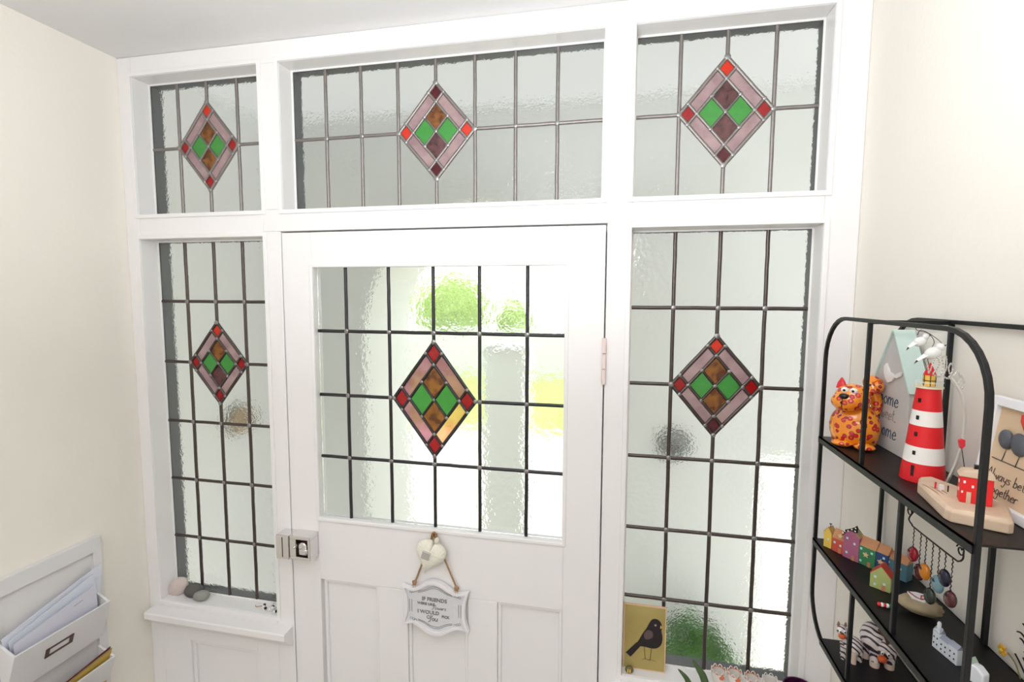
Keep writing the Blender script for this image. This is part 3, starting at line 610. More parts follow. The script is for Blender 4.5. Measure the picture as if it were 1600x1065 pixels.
# middle shelf: wooden houses
def house(name, cx, cy, w, d, h, roof_h, col, roofcol, ang, lab, ridge='side', wins=((-.25, .7), (.25, .55)), door=True, star=None, z=Z2):
    t = thing(name, (cx, cy, z), lab, 'ornament', 'wooden houses on the middle shelf'); X = Matrix.Translation((cx, cy, z+.0003)) @ Matrix.Rotation(ang, 4, 'Z')
    m = mat(name+'_'+lab.split()[0]+'_paint', col, .6, var=.06, vscale=60)
    if ridge == 'front':
        MB(X).prism([(-w/2, 0), (w/2, 0), (w/2, h), (0, h+roof_h), (-w/2, h)], -d/2, d/2).build('house_block', m, t, bevel=.0006)
        n_ = MB(X)
        for s in (-1, 1): n_.prism([(s*w/2, h), (s*w/2+s*.0003, h+.0012), (0, h+roof_h+.0014), (0, h+roof_h+.0001)], -d/2, d/2)
        n_.build('roof', mat('roof_'+lab.split()[0], roofcol, .7, var=.1, vscale=80), t)
    else:
        MB(X).box(-w/2, w/2, -d/2, d/2, 0, h).build('house_block', m, t, bevel=.0006)
        MB(X).prism([(-d/2, h), (d/2, h), (d/2*.2, h+roof_h)], -w/2, w/2, 'x').build('roof', mat('roof_'+lab.split()[0], roofcol, .7, var=.1, vscale=80), t, bevel=.0004)
    f = -d/2-.0005
    for wx, wz in wins: MB(X).box(wx*w-.0016, wx*w+.0016, f, -d/2+.0005, wz*h-.0017, wz*h+.0017).build('painted_window', mat('pale_blue_window', lin(190, 225, 230), .6), t)
    if door: MB(X).box(-.0005+.1*w, .1*w+.004, f, -d/2+.0005, 0, .0085).build('painted_door', mat('tan_door', lin(190, 125, 90), .6), t)
    if star:
        P = []
        for k in range(10): r = .0048 if k % 2 == 0 else .0021; P.append((star[0]*w+r*sin(k*pi/5), star[1]*h+r*cos(k*pi/5)))
        MB(X).prism(P, f-.002, -d/2).build('wooden_star', mat('pale_star_wood', lin(225, 190, 145), .7), t, label='small pale wooden star')
    return t, X
A = radians(-52)
TANR = lin(196, 140, 100)
house('toy_house', 1.2560, -.2105, .014, .014, .027, .010, lin(222, 185, 80), lin(190, 150, 90), A, 'yellow wooden toy house at the far end of the row of houses', 'front', ((.1, .6),), False)
th, X = house('toy_house', 1.2665, -.2265, .020, .015, .024, .016, lin(195, 80, 65), TANR, A, 'red wooden toy house with a star on its tan roof', 'side', ((-.25, .7), (.25, .6)), True, (.25, 1.35))
th, X = house('toy_house', 1.2785, -.2485, .026, .015, .042, .013, lin(165, 95, 125), lin(180, 155, 115), A, 'purple wooden toy house, tallest of the row, wearing a dotted bow', 'front', ((-.25, .85), (.22, .72), (-.25, .25)), True)
BOWK = spot_mat('dotted_bow_ribbon', lin(20, 18, 20), lin(20, 18, 20), lin(240, 240, 235), 150, .42); 
bw = MB(X); pts = [(-.014, .0385), (-.012, .047), (-.004, .050), (-.001, .054), (.008, .064), (.0085, .060), (.009, .052), (.004, .0495), (-.002, .051)]
bw.prism([(-.0145, .036), (-.013, .0440), (-.0095, .0500), (-.0035, .0510), (.0085, .0640), (.0105, .0590), (.0100, .0520), (.0050, .0500), (0, .0560), (-.006, .050)], -.0095, -.0078)
bw.build('dotted_bow', GLOSSK, th, label='black bow with white dots')
BD = MB(X)
for a, b in ((-.0105, .0465), (-.005, .0495), (.001, .0545), (.0065, .0535), (.0068, .0590), (-.0130, .0425)): BD.ball((a, -.0097, b), (.0014, .0004, .0013), 8, 6)
BD.build('bow_dots', GLOSSW, th)
house('toy_house', 1.2950, -.2665, .028, .016, .032, .015, lin(60, 130, 85), TANR, A, 'green wooden toy house with a star on its front', 'side', ((-.3, .85), (.3, .8), (-.3, .2)), True, (.0, .62))
house('toy_house', 1.3100, -.2825, .020, .017, .032, .013, lin(50, 72, 125), TANR, A, 'dark blue wooden toy house with a star on its front', 'side', ((.2, .8),), True, (0, .55))
house('toy_house', 1.3255, -.2965, .031, .018, .028, .011, lin(85, 125, 140), TANR, A, 'grey blue wooden toy house, nearest of the back row', 'side', ((-.35, .8), (.2, .65)), False)
t, X = house('toy_house', 1.2835, -.3370, .027, .020, .022, .015, lin(170, 178, 110), lin(185, 62, 45), radians(-38), 'small olive green toy house with red roof standing in front of the row', 'front', ((-.25, .85), (-.25, .3), (.2, .5)), True)
for z, x, y, s in ((Z2+.037, 1.2555, -.2115, 1), (Z2+.0395, 1.3225, -.292, 1)):
    n_ = thing('iron_nail', (x, y, z), 'tiny black nail chimney on the yellow house' if x < 1.3 else 'tiny black nail chimney on the grey blue house', 'nail')
    MB().lathe([(.0006, z-.001), (.0006, z+.006)], (x, y, 0), 8).lathe([(.0022, z+.006), (.0022, z+.0068)], (x, y, 0), 10).build('nail_shaft', GLOSSK, n_)

# candy stick, decorated rock, ceramic house row
t = thing('candy_stick', (1.262, -.400, Z2), 'tiny red, white and green candy stick on the middle shelf', 'ornament')
for k, m in enumerate((REDG, GLOSSW, REDG, GLOSSW, mat('dark_green_glaze', lin(20, 95, 70), .2), GLOSSW, mat('dark_green_glaze', lin(20, 95, 70), .2))):
    MB().ball((1.256+k*.0032, -.392-k*.0006, Z2+.0034), (.0030, .0031, .0031), 10, 7).build('bead', m, t, smooth=True)
ROCK = mat('beige_rock', lin(166, 150, 122), .9, vscale=25, col2=lin(130, 115, 92), bump=.0015, bscale=60)
t = thing('painted_rock', (1.304, -.400, Z2), 'rough beige rock with a white and red painted emblem on the middle shelf', 'rock')
random.seed(11); o = MB().ball((1.3035, -.400, Z2+.0135), (.0265, .0165, .0125), 22, 14, .10, Matrix.Rotation(radians(-30), 3, 'Z')).build('rock', ROCK, t, smooth=True, label='beige rock body')
X = Matrix.Translation((1.3005, -.402, Z2+.0262)) @ Matrix.Rotation(radians(-28), 4, 'Z') @ Matrix.Rotation(radians(12), 4, 'X')
MB(X).prism([(-.014, .004), (-.004, .008), (.009, .008), (.014, .001), (.006, -.008), (-.008, -.007)], -.0015, .0012, 'z').build('white_patch', GLOSSW, t, bevel=.0004)
MB(X).tube([(-.012, .003, .0015), (-.004, -.004, .0016), (.002, -.006, .0016), (.002, .002, .0016), (.009, .006, .0015), (.008, -.002, .0015), (.002, -.006, .0016)], .0009, 5).build('red_outline', mat('crimson_line', lin(160, 35, 60), .5), t)
CER = mat('grey_white_ceramic', lin(214, 218, 226), .3, var=.04, vscale=80); CERR = mat('grey_roof_glaze', lin(150, 155, 170), .2, .2)
t = thing('ceramic_houses', (1.288, -.495, Z2), 'row of joined small white ceramic houses with grey roofs, middle shelf', 'ornament')
X = Matrix.Translation((1.2885, -.4905, Z2+.0003)) @ Matrix.Rotation(radians(-78), 4, 'Z') @ Matrix.Scale(.76, 4)
for k, (x0, w, h) in enumerate(((-.025, .014, .030), (-.011, .017, .024), (.006, .017, .026))):
    b_ = MB(X).prism([(x0, 0), (x0+w, 0), (x0+w, h), (x0+w/2, h+.007), (x0, h)] if k == 0 else [(x0, 0), (x0+w, 0), (x0+w, h), (x0, h)], -.005, .005).build('house_front', CER, t, bevel=.0005)
    MB(X).prism([(-.0055, h), (.0055, h), (.001, h+.007)], x0, x0+w, 'x').build('roof', CERR, b_)
    for a in (.25, .7):
        for z in (.3, .65): MB(X).box(x0+w*a-.0009, x0+w*a+.0009, -.0056, -.0045, h*z-.0013, h*z+.0013).build('tiny_window', GLOSSK, b_)
MB(X).lathe([(.0026, .034), (.0030, .044), (.0016, .047)], (-.019, 0, 0), 12).build('chimney', CER, t, smooth=True)
t = thing('ceramic_church', (1.294, -.545, Z2), 'white ceramic church with a small steeple, nearest the end of the middle shelf', 'ornament')
X = Matrix.Translation((1.2945, -.5335, Z2+.0003)) @ Matrix.Rotation(radians(-62), 4, 'Z') @ Matrix.Scale(.72, 4)
MB(X).prism([(-.012, 0), (.014, 0), (.014, .022), (.004, .030), (-.012, .030)], -.008, .008).build('nave', mat('bright_ceramic', lin(225, 226, 232), .3), t, bevel=.002)
MB(X).lathe([(.0048, .002), (.0045, .034), (.0030, .040), (.0008, .050)], (-.015, -.002, 0), 14).build('steeple', CER, t, smooth=True)
MB(X).prism([(-.013, .030), (-.003, .030), (-.008, .037)], -.0075, .0075).build('green_gable', mat('sage_glaze', lin(160, 180, 165), .3), t)

# iron hook rack hanging from the top shelf with pebbles on chains
IRON = mat('wrought_iron', lin(42, 34, 34), .5, .5); RX = 1.262
rk = thing('hook_rack', (RX, -.49, 1.565), 'small wrought iron bar with scroll ends hanging under the top shelf', 'rack')
bar = spline([(RX, -.4345, 1.580), (RX, -.437, 1.583), (RX, -.4405, 1.580), (RX, -.438, 1.5745), (RX, -.4330, 1.577), (RX, -.4320, 1.585), (RX, -.4380, 1.5890), (RX, -.4440, 1.584)][::-1]+[(RX, -.4320, 1.572), (RX, -.4380, 1.5655), (RX, -.453, 1.5615)], 4)
def scroll(cy, cz, s): return [(RX, cy+s*(.0025+.0048*k/14)*cos(k*.62+.5), cz+(.0025+.0048*k/14)*sin(k*.62+.5)) for k in range(15)]
mb = MB(); mb.tube(scroll(-.4395, 1.581, 1), .0009, 6); mb.tube(spline([scroll(-.4395, 1.581, 1)[-1], (RX, -.438, 1.5700), (RX, -.446, 1.5655), (RX, -.455, 1.5640), (RX, -.53, 1.5640), (RX, -.542, 1.5655), (RX, -.5485, 1.572), (RX, -.5485, 1.580)], 5), .0010, 6)
mb.tube(scroll(-.5435, 1.579, -1), .0009, 6); mb.build('scroll_bar', IRON, rk, smooth=True)
for y in (-.4375, -.5455):
    MB().tube([(RX, y, 1.588), (RX+.001, y, 1.595), (RX, y, 1.6015)], .0008, 5).tube([(RX+.002*cos(k), y+.002*sin(k), 1.5905+.0004*k) for k in range(12)], .0005, 4).build('copper_wire', mat('copper_wire', lin(190, 115, 90), .4, .7), rk)
stones = [(-.452, .026, (150, 25, 40), 'dark red'), (-.468, .042, (70, 25, 28), 'brown red'), (-.480, .035, (200, 120, 25), 'amber yellow'), (-.494, .059, (38, 48, 42), 'dark green'), (-.507, .036, (110, 145, 155), 'pale blue'), (-.519, .021, (30, 28, 50), 'navy black'), (-.532, .040, (85, 40, 45), 'plum brown')]
for k, (y, L, c, nm) in enumerate(stones):
    t = thing('pebble_pendant', (RX, y, 1.563), nm+' glass pebble on a twisted chain, '+['nearest the far scroll', 'left of the amber one', 'third from the far scroll', 'longest chain of all', 'behind the navy one', 'right of the pale blue one', 'nearest the room end'][k], 'pendant', 'glass pebbles on the iron rack')
    zb = 1.5625-L
    MB().tube([(RX+.0005*cos(j*1.3), y+.0005*sin(j*1.3), 1.5645-j*(L/(max(6, int(L/.0012))))) for j in range(max(6, int(L/.0012))+1)], .0006, 4).build('chain', IRON, t)
    Rm = Matrix.Rotation(radians((25, 0, 0, 10, -15, 0, 25)[k]), 3, 'X')
    MB().ball((RX, y-.001, zb-.0085), (.0052, .0088, .0105), 16, 10, 0, Rm).build('pebble', mat('glass_pebble_%s' % nm.replace(' ', '_'), lin(*c), .15, var=.15), t, smooth=True)
    MB().lathe([(.0008, zb+.002), (.0035, zb-.001), (.0058, zb-.005)], (RX, y, 0), 12).build('cap', IRON, t, smooth=True)

# lowest shelf: zebra figurines and a small box
def zebra_mat(name, scale, dist):
    m = bpy.data.materials.new(name); m.use_nodes = True; n = m.node_tree; b = n.nodes['Principled BSDF']; b.inputs['Roughness'].default_value = .3; b.inputs['Coat Weight'].default_value = .3
    t = n.nodes.new('ShaderNodeTexCoord'); w = n.nodes.new('ShaderNodeTexWave'); w.bands_direction = 'DIAGONAL'; w.inputs['Scale'].default_value = scale; w.inputs['Distortion'].default_value = dist; w.inputs['Detail'].default_value = 1; w.inputs['Detail Scale'].default_value = 1.2
    n.links.new(t.outputs['Object'], w.inputs['Vector']); r = n.nodes.new('ShaderNodeValToRGB'); n.links.new(w.outputs['Fac'], r.inputs[0])
    r.color_ramp.interpolation = 'EASE'; e = r.color_ramp.elements; e[0].position = .22; e[0].color = (.03, .02, .03, 1); e[1].position = .36; e[1].color = (*lin(222, 212, 212), 1)
    n.links.new(r.outputs[0], b.inputs['Base Color']); return m
ZB = zebra_mat('zebra_stripes', 48, 3.0); ZS = zebra_mat('fine_zebra_stripes', 60, 2.5)
OR = mat('orange_muzzle_glaze', lin(205, 90, 45), .3); HOOF = mat('pale_hoof', lin(215, 190, 175), .5)
_b0 = MB.build
def shifted(d, sc=1, P0=Vector((1.313, -.31, Z3))):
    def f(self, *a, **k):
        self.v = [P0+(v-P0)*sc+Vector(d) for v in self.v]; return _b0(self, *a, **k)
    return f
MB.build = shifted((0, .010, 0))
t = thing('small_zebra', (1.266, -.286, Z3), 'small striped zebra figurine with orange muzzle, left on the lowest shelf', 'figurine')
MB().ball((1.273, -.294, Z3+.0235), (.0135, .012, .0165), 20, 12).build('body', ZS, t, smooth=True)
mb = MB(); mb.tube([(1.268, -.292, Z3+.022), (1.261, -.290, Z3+.034), (1.2575, -.290, Z3+.044)], [.008, .0062, .006], 12); mb.build('neck', ZS, t, smooth=True)
h = MB().ball((1.2555, -.2915, Z3+.0475), (.0082, .0080, .0092), 16, 12).build('head', ZS, t, smooth=True)
MB().ball((1.2540, -.2970, Z3+.0405), (.0060, .0050, .0048), 14, 8).build('muzzle', OR, h, smooth=True)
for dx in (-.0034, .0034):
    MB().ball((1.2550+dx-.0012, -.2985, Z3+.0495), (.0028, .0018, .0032), 12, 8).build('eye', GLOSSW, h, smooth=True)
    MB().ball((1.2550+dx-.0015, -.3003, Z3+.0492), (.0013, .0008, .0014), 8, 6).build('pupil', GLOSSK, h, smooth=True)
    MB().lathe([(.0026, 0), (.0020, .004), (.0004, .0075)], (1.2555+dx*1.6, -.290, Z3+.0545), 10, 1, .6).build('ear', mat('brown_ear', lin(150, 110, 90), .5), h, smooth=True)
for lx, ly in ((1.258, -.296), (1.262, -.283), (1.270, -.305), (1.282, -.297)):
    MB().lathe([(.0042, Z3+.0003), (.0040, Z3+.010), (.0052, Z3+.020)], (lx, ly, 0), 12).build('leg', HOOF if ly < -.3 else ZS, t, smooth=True)
MB.build = shifted((.001, .026, 0), .87)
t = thing('big_zebra', (1.307, -.315, Z3), 'large round striped zebra figurine with orange muzzle on the lowest shelf', 'figurine')
MB().ball((1.3045, -.305, Z3+.048), (.0255, .024, .0295), 28, 18).build('body', ZB, t, smooth=True)
h = MB().ball((1.3165, -.3205, Z3+.0400), (.0185, .0165, .0225), 24, 16, 0, Matrix.Rotation(radians(-18), 3, 'Y')).build('head', ZS, t, smooth=True)
MB().ball((1.3055, -.3330, Z3+.0235), (.0085, .0070, .0068), 16, 10).build('muzzle', OR, h, smooth=True)
for dx, dz in ((-.006, 0), (.0045, -.002)):
    MB().ball((1.3095+dx, -.3375+abs(dx)*.2, Z3+.0385+dz), (.0030, .0018, .0044), 12, 8).build('eye', GLOSSW, h, smooth=True); MB().ball((1.3090+dx, -.3392+abs(dx)*.2, Z3+.0375+dz), (.0013, .0008, .0020), 8, 6).build('pupil', GLOSSK, h, smooth=True)
MB().ball((1.3230, -.325, Z3+.0560), (.0045, .004, .0065), 12, 8, 0, Matrix.Rotation(radians(30), 3, 'Y')).build('ear', mat('brown_ear', lin(150, 110, 90), .5), h, smooth=True)
MB().tube(spline([(1.3020, -.322, Z3+.075), (1.3080, -.3325, Z3+.068), (1.3115, -.336, Z3+.056)], 4), [.0035]*4+[.0025]*5, 8).build('mane', mat('brown_mane', lin(95, 65, 50), .8), h, smooth=True)
for lx, ly in ((1.2985, -.322), (1.3235, -.322), (1.293, -.298), (1.318, -.292)):
    MB().lathe([(.0080, Z3+.0003), (.0084, Z3+.008), (.0076, Z3+.0118)], (lx, ly, 0), 14).build('hoof', HOOF, t, smooth=True); MB().lathe([(.0082, Z3+.0115), (.0090, Z3+.020), (.0095, Z3+.028)], (lx, ly, 0), 14).build('leg', ZB, t, smooth=True)
MB.build = _b0
t = thing('open_tin', (1.303, -.40, Z3), 'small dark open tin at the bottom edge of the lowest shelf', 'tin')
ob_ = rrect(1.288, 1.318, -.415, -.388, .004, 4); ib_ = rrect(1.2888, 1.3172, -.4142, -.3888, .0035, 4)
MB().ring(ob_, ib_, Z3+.0003, Z3+.020, 'z').build('tin_wall', CERR, t); MB().prism(ob_, Z3+.0002, Z3+.001, 'z').build('tin_base', CERR, t)

# dried flower and twigs in a vase on the end of the middle shelf, near the picture edge
t = thing('dried_stems', (1.345, -.525, Z2-.03), 'thin stem with one orange flower leaning against the right wall', 'flower')
MB().tube(spline([(1.350, -.545, Z2-.06), (1.350, -.522, 1.405), (1.350, -.508, 1.427), (1.350, -.494, 1.433)], 6), .0008, 5).build('stem', mat('olive_stem', lin(120, 110, 70), .7), t)
mb = MB()
for k in range(6):
    q = k*pi/3; mb.ball((1.349, -.4865+.0045*cos(q), 1.431+.0045*sin(q)), (.0015, .0034, .0022), 8, 6, 0, Matrix.Rotation(q, 3, 'X'))
mb.build('petals', mat('orange_petal', lin(225, 165, 50), .6), t, smooth=True); MB().ball((1.348, -.4868, 1.431), .0022, 8, 6).build('flower_centre', mat('yellow_centre', lin(235, 205, 70), .6), t, smooth=True)
t = thing('wire_spray', (1.350, -.53, 1.40), 'spray of bare dark twigs on the right wall at the picture edge', 'twigs')
mb = MB()
for a in ([(1.350, -.545, 1.40), (1.351, -.530, 1.445), (1.351, -.520, 1.475), (1.351, -.5105, 1.482)], [(1.350, -.523, 1.465), (1.35, -.512, 1.470), (1.35, -.505, 1.468)], [(1.35, -.528, 1.45), (1.35, -.516, 1.462), (1.35, -.510, 1.463)], [(1.35, -.531, 1.44), (1.35, -.518, 1.452)], [(1.35, -.537, 1.425), (1.35, -.517, 1.444)], [(1.35, -.541, 1.41), (1.35, -.516, 1.432), (1.35, -.505, 1.440)]):
    mb.tube(spline(a, 4), .0010, 5)
mb.build('twigs', IRON, t)

# ------------------------------------------------------------------ plaque and heart on the door
PLQ = mat('distressed_white_resin', lin(222, 222, 227), .55, var=.06, vscale=120, bump=.0004, bscale=200); SHD = mat('grey_wash', lin(128, 126, 128), .8)
PLR = mat('white_resin_rim', lin(238, 235, 238), .5, var=.02)
pq = thing('wall_plaque', (.423, -.01, 1.0), 'white scalloped plaque with raised grey lettering hanging by jute string on the door', 'plaque')
def plq(sx, sz):
    c = (.4225, 1.0605); out = []
    top = [(-.091, .0535), (-.080, .0495), (-.060, .0475), (-.040, .058), (-.020, .0700), (0, .0735), (.020, .0690), (.040, .057), (.060, .0475), (.080, .0510), (.091, .0535)]
    rt_ = [(.0885, .044), (.0820, .018), (.0820, -.018), (.0885, -.044)]
    pts = top+rt_+[(-x, -z) for x, z in top]+[(-x, -z) for x, z in rt_]
    pts = [p for p in pts]
    v = spline([Vector((x, z, 0)) for x, z in pts], 3, True)
    return [(c[0]+p.x*sx, c[1]+p.y*sz) for p in v]
MB().prism(plq(.985, .985), -.014, -.003).build('plaque_board', PLQ, pq)
MB().ring(plq(1, 1), plq(.90, .875), -.020, -.006).build('raised_rim', PLR, pq, bevel=.002)
top_arc = lambda k, s: [(.4225+x, -.0143, 1.0605+z*s) for x, z in [(-.047, .040*k), (-.030, .045*k), (-.012, .0545*k), (0, .0565*k), (.012, .0545*k), (.030, .045*k), (.047, .040*k)]]
mb = MB()
for k in (1.0, .92):
    mb.tube(spline(top_arc(k, 1), 3), .0007, 5); mb.tube(spline(top_arc(k, -1), 3), .0007, 5)
for x in (-.070, -.064, .064, .070): mb.tube([(.4225+x, -.0143, 1.0605-.018), (.4225+x, -.0143, 1.0605+.016)], .0007, 5)
for sx in (-1, 1):
    for sz in (-1, 1):
        for k in range(3): mb.tube([(.4225+sx*(.066-.006*k)+.0035*cos(j*.9), -.0143, 1.0605+sz*(.036+.002*k)+.003*sin(j*.9)) for j in range(8)], .0006, 4)
mb.build('engraved_lines', SHD, pq)
def font_text(txt, size, loc, parent, m, name='lettering', shear=0, ext=.0006, sx=1):
    cu = bpy.data.curves.new(name, 'FONT'); cu.body = txt; cu.size = size; cu.align_x = 'CENTER'; cu.extrude = ext; cu.shear = shear; cu.resolution_u = 3; cu.offset = size*.02
    tmp = bpy.data.objects.new('tmp', cu); COL.objects.link(tmp); dg = bpy.context.evaluated_depsgraph_get(); dg.update()
    me = bpy.data.meshes.new_from_object(tmp.evaluated_get(dg)); bpy.data.objects.remove(tmp)
    off = OFF[parent]
    for v in me.vertices: x, y, z = v.co; v.co = (loc[0]+x*sx-off.x, loc[1]-z-off.y, loc[2]+y-off.z)
    me.materials.clear(); me.materials.append(m); o = bpy.data.objects.new(name, me); COL.objects.link(o); o.parent = parent; OFF[o] = off; return o
PY = -.0146
font_text('IF FRIENDS', .0140, (.4210, PY, 1.0775), pq, SHD, sx=1.02)
font_text('WERE LIKE', .0095, (.398, PY, 1.0660), pq, SHD, sx=1.05)
mb = MB(); script(mb, 'Flowers', .0056, lambda a, b: (.414+a, PY, 1.0565+b), .0006, .25); mb.build('lettering', SHD, pq)
font_text('I WOULD', .0135, (.4040, PY, 1.0420), pq, SHD, sx=1.02); font_text('PICK', .0095, (.4510, PY, 1.0360), pq, SHD, sx=1.05)
mb = MB(); script(mb, 'You', .0078, lambda a, b: (.398+a, PY, 1.0245+b), .0010, .2); mb.build('lettering', SHD, pq)
for a, b in (((.4195, 1.2580), (.366, 1.120)), ((.4195, 1.2580), (.481, 1.119))):
    y0, y1 = -.012, -.012
    MB().tube([(a[0], -.010, a[1]), ((a[0]+b[0])/2, -.010, (a[1]+b[1])/2), (b[0], -.011, b[1])], .0024, 8).build('jute_string', ROPE, pq, smooth=True)
    mb = MB(); mb.ball((b[0], -.013, b[1]+.002), (.0065, .005, .0060), 12, 8, .3)
    for k in range(5): mb.tube([(b[0], -.014, b[1]), (b[0]+.006*cos(k*1.1+2), -.016, b[1]-.008+.003*sin(k*2))], .0009, 4)
    mb.build('string_knot', ROPE, pq, smooth=True)
MB().tube(spline([(.4120, -.010, 1.240), (.4150, -.010, 1.256), (.4205, -.010, 1.262), (.4255, -.010, 1.256), (.4290, -.010, 1.240)], 5), .0024, 8).build('jute_string', ROPE, pq, smooth=True)
nl = tag(MB().tube([(.4205, 0, 1.2560), (.4205, -.020, 1.2575)], .0022, 8).ball((.4205, -.021, 1.2575), (.0042, .0022, .0042), 10, 6).build('picture_hook', mat('brass', lin(150, 110, 60), .3, .9), smooth=True, origin=(.4205, 0, 1.256)), 'small brass pin in the door holding the string and heart', 'hook')
FELT = mat('cream_boucle_felt', lin(240, 236, 222), .98, var=.03, vscale=150, bump=.003, bscale=170)
hh = thing('fabric_heart', (.415, -.02, 1.15), 'stuffed cream fabric heart hanging over the plaque string on the door', 'heart')
H = []
N = 40
for k in range(N):
    q = 2*pi*k/N; x = 16*sin(q)**3/17; z = (13*cos(q)-5*cos(2*q)-2*cos(3*q)-cos(4*q))/17; H.append((x, z+(.22*math.exp(-(x/.3)**2) if z > 0 else 0)))
Xh = Matrix.Translation((.4155, -.026, 1.2085)) @ Matrix.Rotation(radians(17), 4, 'Y')
vs = []; fs = []; Lr = [(0.55, .0145), (.80, .0115), (.95, .006), (1, 0), (.95, -.006), (.80, -.0115), (.55, -.0145)]
for s_, y in Lr:
    for x, z in H: vs.append((x*.0435*s_, -y, z*.052*s_+.004*(1-s_)))
k0 = len(vs); vs += [(0, -.0160, 0), (0, .0160, 0)]
for i in range(len(Lr)-1):
    for k in range(N): fs.append((i*N+k, i*N+(k+1) % N, (i+1)*N+(k+1) % N, (i+1)*N+k))
for k in range(N): fs += [(k0, k, (k+1) % N), (k0+1, (len(Lr)-1)*N+(k+1) % N, (len(Lr)-1)*N+k)]
ho = MB(Xh).add(vs, fs).build('stuffed_heart', FELT, hh, smooth=True, sub=2)
tx = bpy.data.textures.new('boucle_pile', 'CLOUDS'); tx.noise_scale = .006
md = ho.modifiers.new('pile', 'DISPLACE'); md.texture = tx; md.strength = .003; md.mid_level = .5
tg = MB(Xh).box(-.018, .004, -.0185, -.0150, -.004, .015).build('cloth_tag', mat('grey_tag', lin(205, 203, 195), .9), hh)
mb = MB(Xh)
for k in range(4):
    for j in range(5): mb.box(-.0165+j*.004, -.0140+j*.004, -.0190, -.0184, .0105-.0045*k-.001, .0105-.0045*k+.0012)
mb.build('printed_lines', SHD, tg)
MB(Xh).ball((.006, -.004, .046), (.006, .004, .009), 12, 8).build('top_button', mat('pearl_button', lin(235, 228, 210), .3), hh, smooth=True)

# ------------------------------------------------------------------ left side light sill: stones and beads
random.seed(5)
def stone(x, y, r, m, rot, lab, z=OB):
    o = MB().ball((x, y, z+r[2]*.93), r, 20, 12, .05, Matrix.Rotation(radians(rot), 3, 'Y')).build('pebble_stone', m, smooth=True, origin=(x, y, z)); tag(o, lab, 'stone'); o.modifiers.new('subdivision', 'SUBSURF').render_levels = 1; return o
stone(-.4205, .032, (.040, .017, .0255), mat('pinkish_white_stone', lin(215, 200, 196), .8, var=.08, vscale=30), -38, 'pinkish white stone, leftmost on the left side light sill')
stone(-.3630, .030, (.033, .017, .0215), mat('dark_grey_stone', lin(100, 98, 98), .8, var=.12, vscale=30), -20, 'dark grey stone, middle of three on the left side light sill')
stone(-.3270, .020, (.0285, .015, .0155), mat('grey_green_stone', lin(150, 152, 146), .8, var=.08, vscale=30), -14, 'flat grey green stone, right of three on the left side light sill')
t = thing('bead_chain', (-.10, .03, OB), 'small heap of black and white beads at the right end of the left sill', 'beads')
rr = random.Random(4)
for k in range(26):
    x = -.135+.068*rr.random()**.6; y = .012+.036*rr.random(); r = .0042
    MB().ball((x, y, OB+r+(.004 if k % 5 == 0 else 0)), r, 8, 6).build('bead', GLOSSK if k % 4 == 0 else GLOSSW, t, smooth=True)
MB().tube(spline([(-.150, .030, OB+.002), (-.142, .022, OB+.004), (-.130, .030, OB+.003), (-.125, .034, OB+.003)], 4), .001, 5).build('gold_link', mat('brass', lin(150, 110, 60), .3, .9), t)

# ------------------------------------------------------------------ right side light sill: bird card, gem, plant, pots
card = thing('bird_card', (.953, .03, OBR), 'ochre tile card with a painted blackbird standing on the right side light sill', 'picture')
OCH = mat('ochre_card', lin(172, 155, 95), .5, vscale=9, col2=lin(160, 140, 80)); PEA = mat('peach_card_edge', lin(228, 190, 160), .5)
cy = lambda z: .0255-(z-OBR)*.03*0+.010*(z-OBR)/.16
def cslab(x0, x1, z0, z1, a, b, n, m, parent=None):
    return MB().add([(x, cy(z)+d, z) for z in (z0, z1) for x, d in ((x0, a), (x1, a), (x1, b), (x0, b))], [(3, 2, 1, 0), (4, 5, 6, 7), (0, 1, 5, 4), (1, 2, 6, 5), (2, 3, 7, 6), (3, 0, 4, 7)]).build(n, m, card)
cslab(.9005, 1.0025, OBR+.0003, 1.1085, 0, .005, 'card_board', PEA); cslab(.9040, 1.0000, OBR+.003, 1.1060, -.0007, .0001, 'painted_face', OCH)
def flat(pts, n, m, d=-.0012, th=.0006): 
    P = [(x, z) for x, z in pts]; k = len(P)
    MB().add([(x, cy(z)+d, z) for x, z in P]+[(x, cy(z)+d+th, z) for x, z in P], [list(range(k)), [k+i for i in range(k)][::-1]]+[(i, (i+1) % k, k+(i+1) % k, k+i) for i in range(k)]).build(n, m, card)
BB = mat('blackbird_ink', lin(38, 30, 34), .6, var=.2, vscale=60)
def px2(px, py): # the card picture measured as fractions of the card
    return (.9005+(px-108)/(390-108)*.102, OBR+(510-py)/(510-62)*.1615)
def smooth(pts, n=3, closed=True): return [(p.x, p.y) for p in spline([Vector((a, b, 0)) for a, b in pts], n, closed)]
flat(smooth([px2(*p) for p in ((280, 175), (300, 148), (330, 145), (355, 165), (362, 195), (360, 225), (368, 262), (362, 310), (335, 342), (295, 350), (255, 345), (215, 345), (198, 335), (215, 300), (240, 250), (262, 215))]), 'bird_body', BB)
flat([px2(*p) for p in ((200, 320), (228, 340), (160, 428), (128, 402))], 'bird_tail', BB, -.0014)
flat(smooth([px2(*p) for p in ((275, 225), (300, 235), (305, 265), (285, 285), (255, 290), (245, 262), (258, 235))]), 'bird_wing', mat('wing_taupe', lin(92, 76, 76), .6), -.0019)
flat([px2(*p) for p in ((352, 182), (368, 196), (350, 206))], 'bird_beak', mat('beak_gold', lin(215, 165, 95), .6), -.0019)
x, z = px2(320, 186); MB().ball((x, cy(z)-.0016, z), (.0028, .0006, .0028), 10, 6).build('bird_eye', mat('eye_ring', lin(170, 150, 140), .5), card)
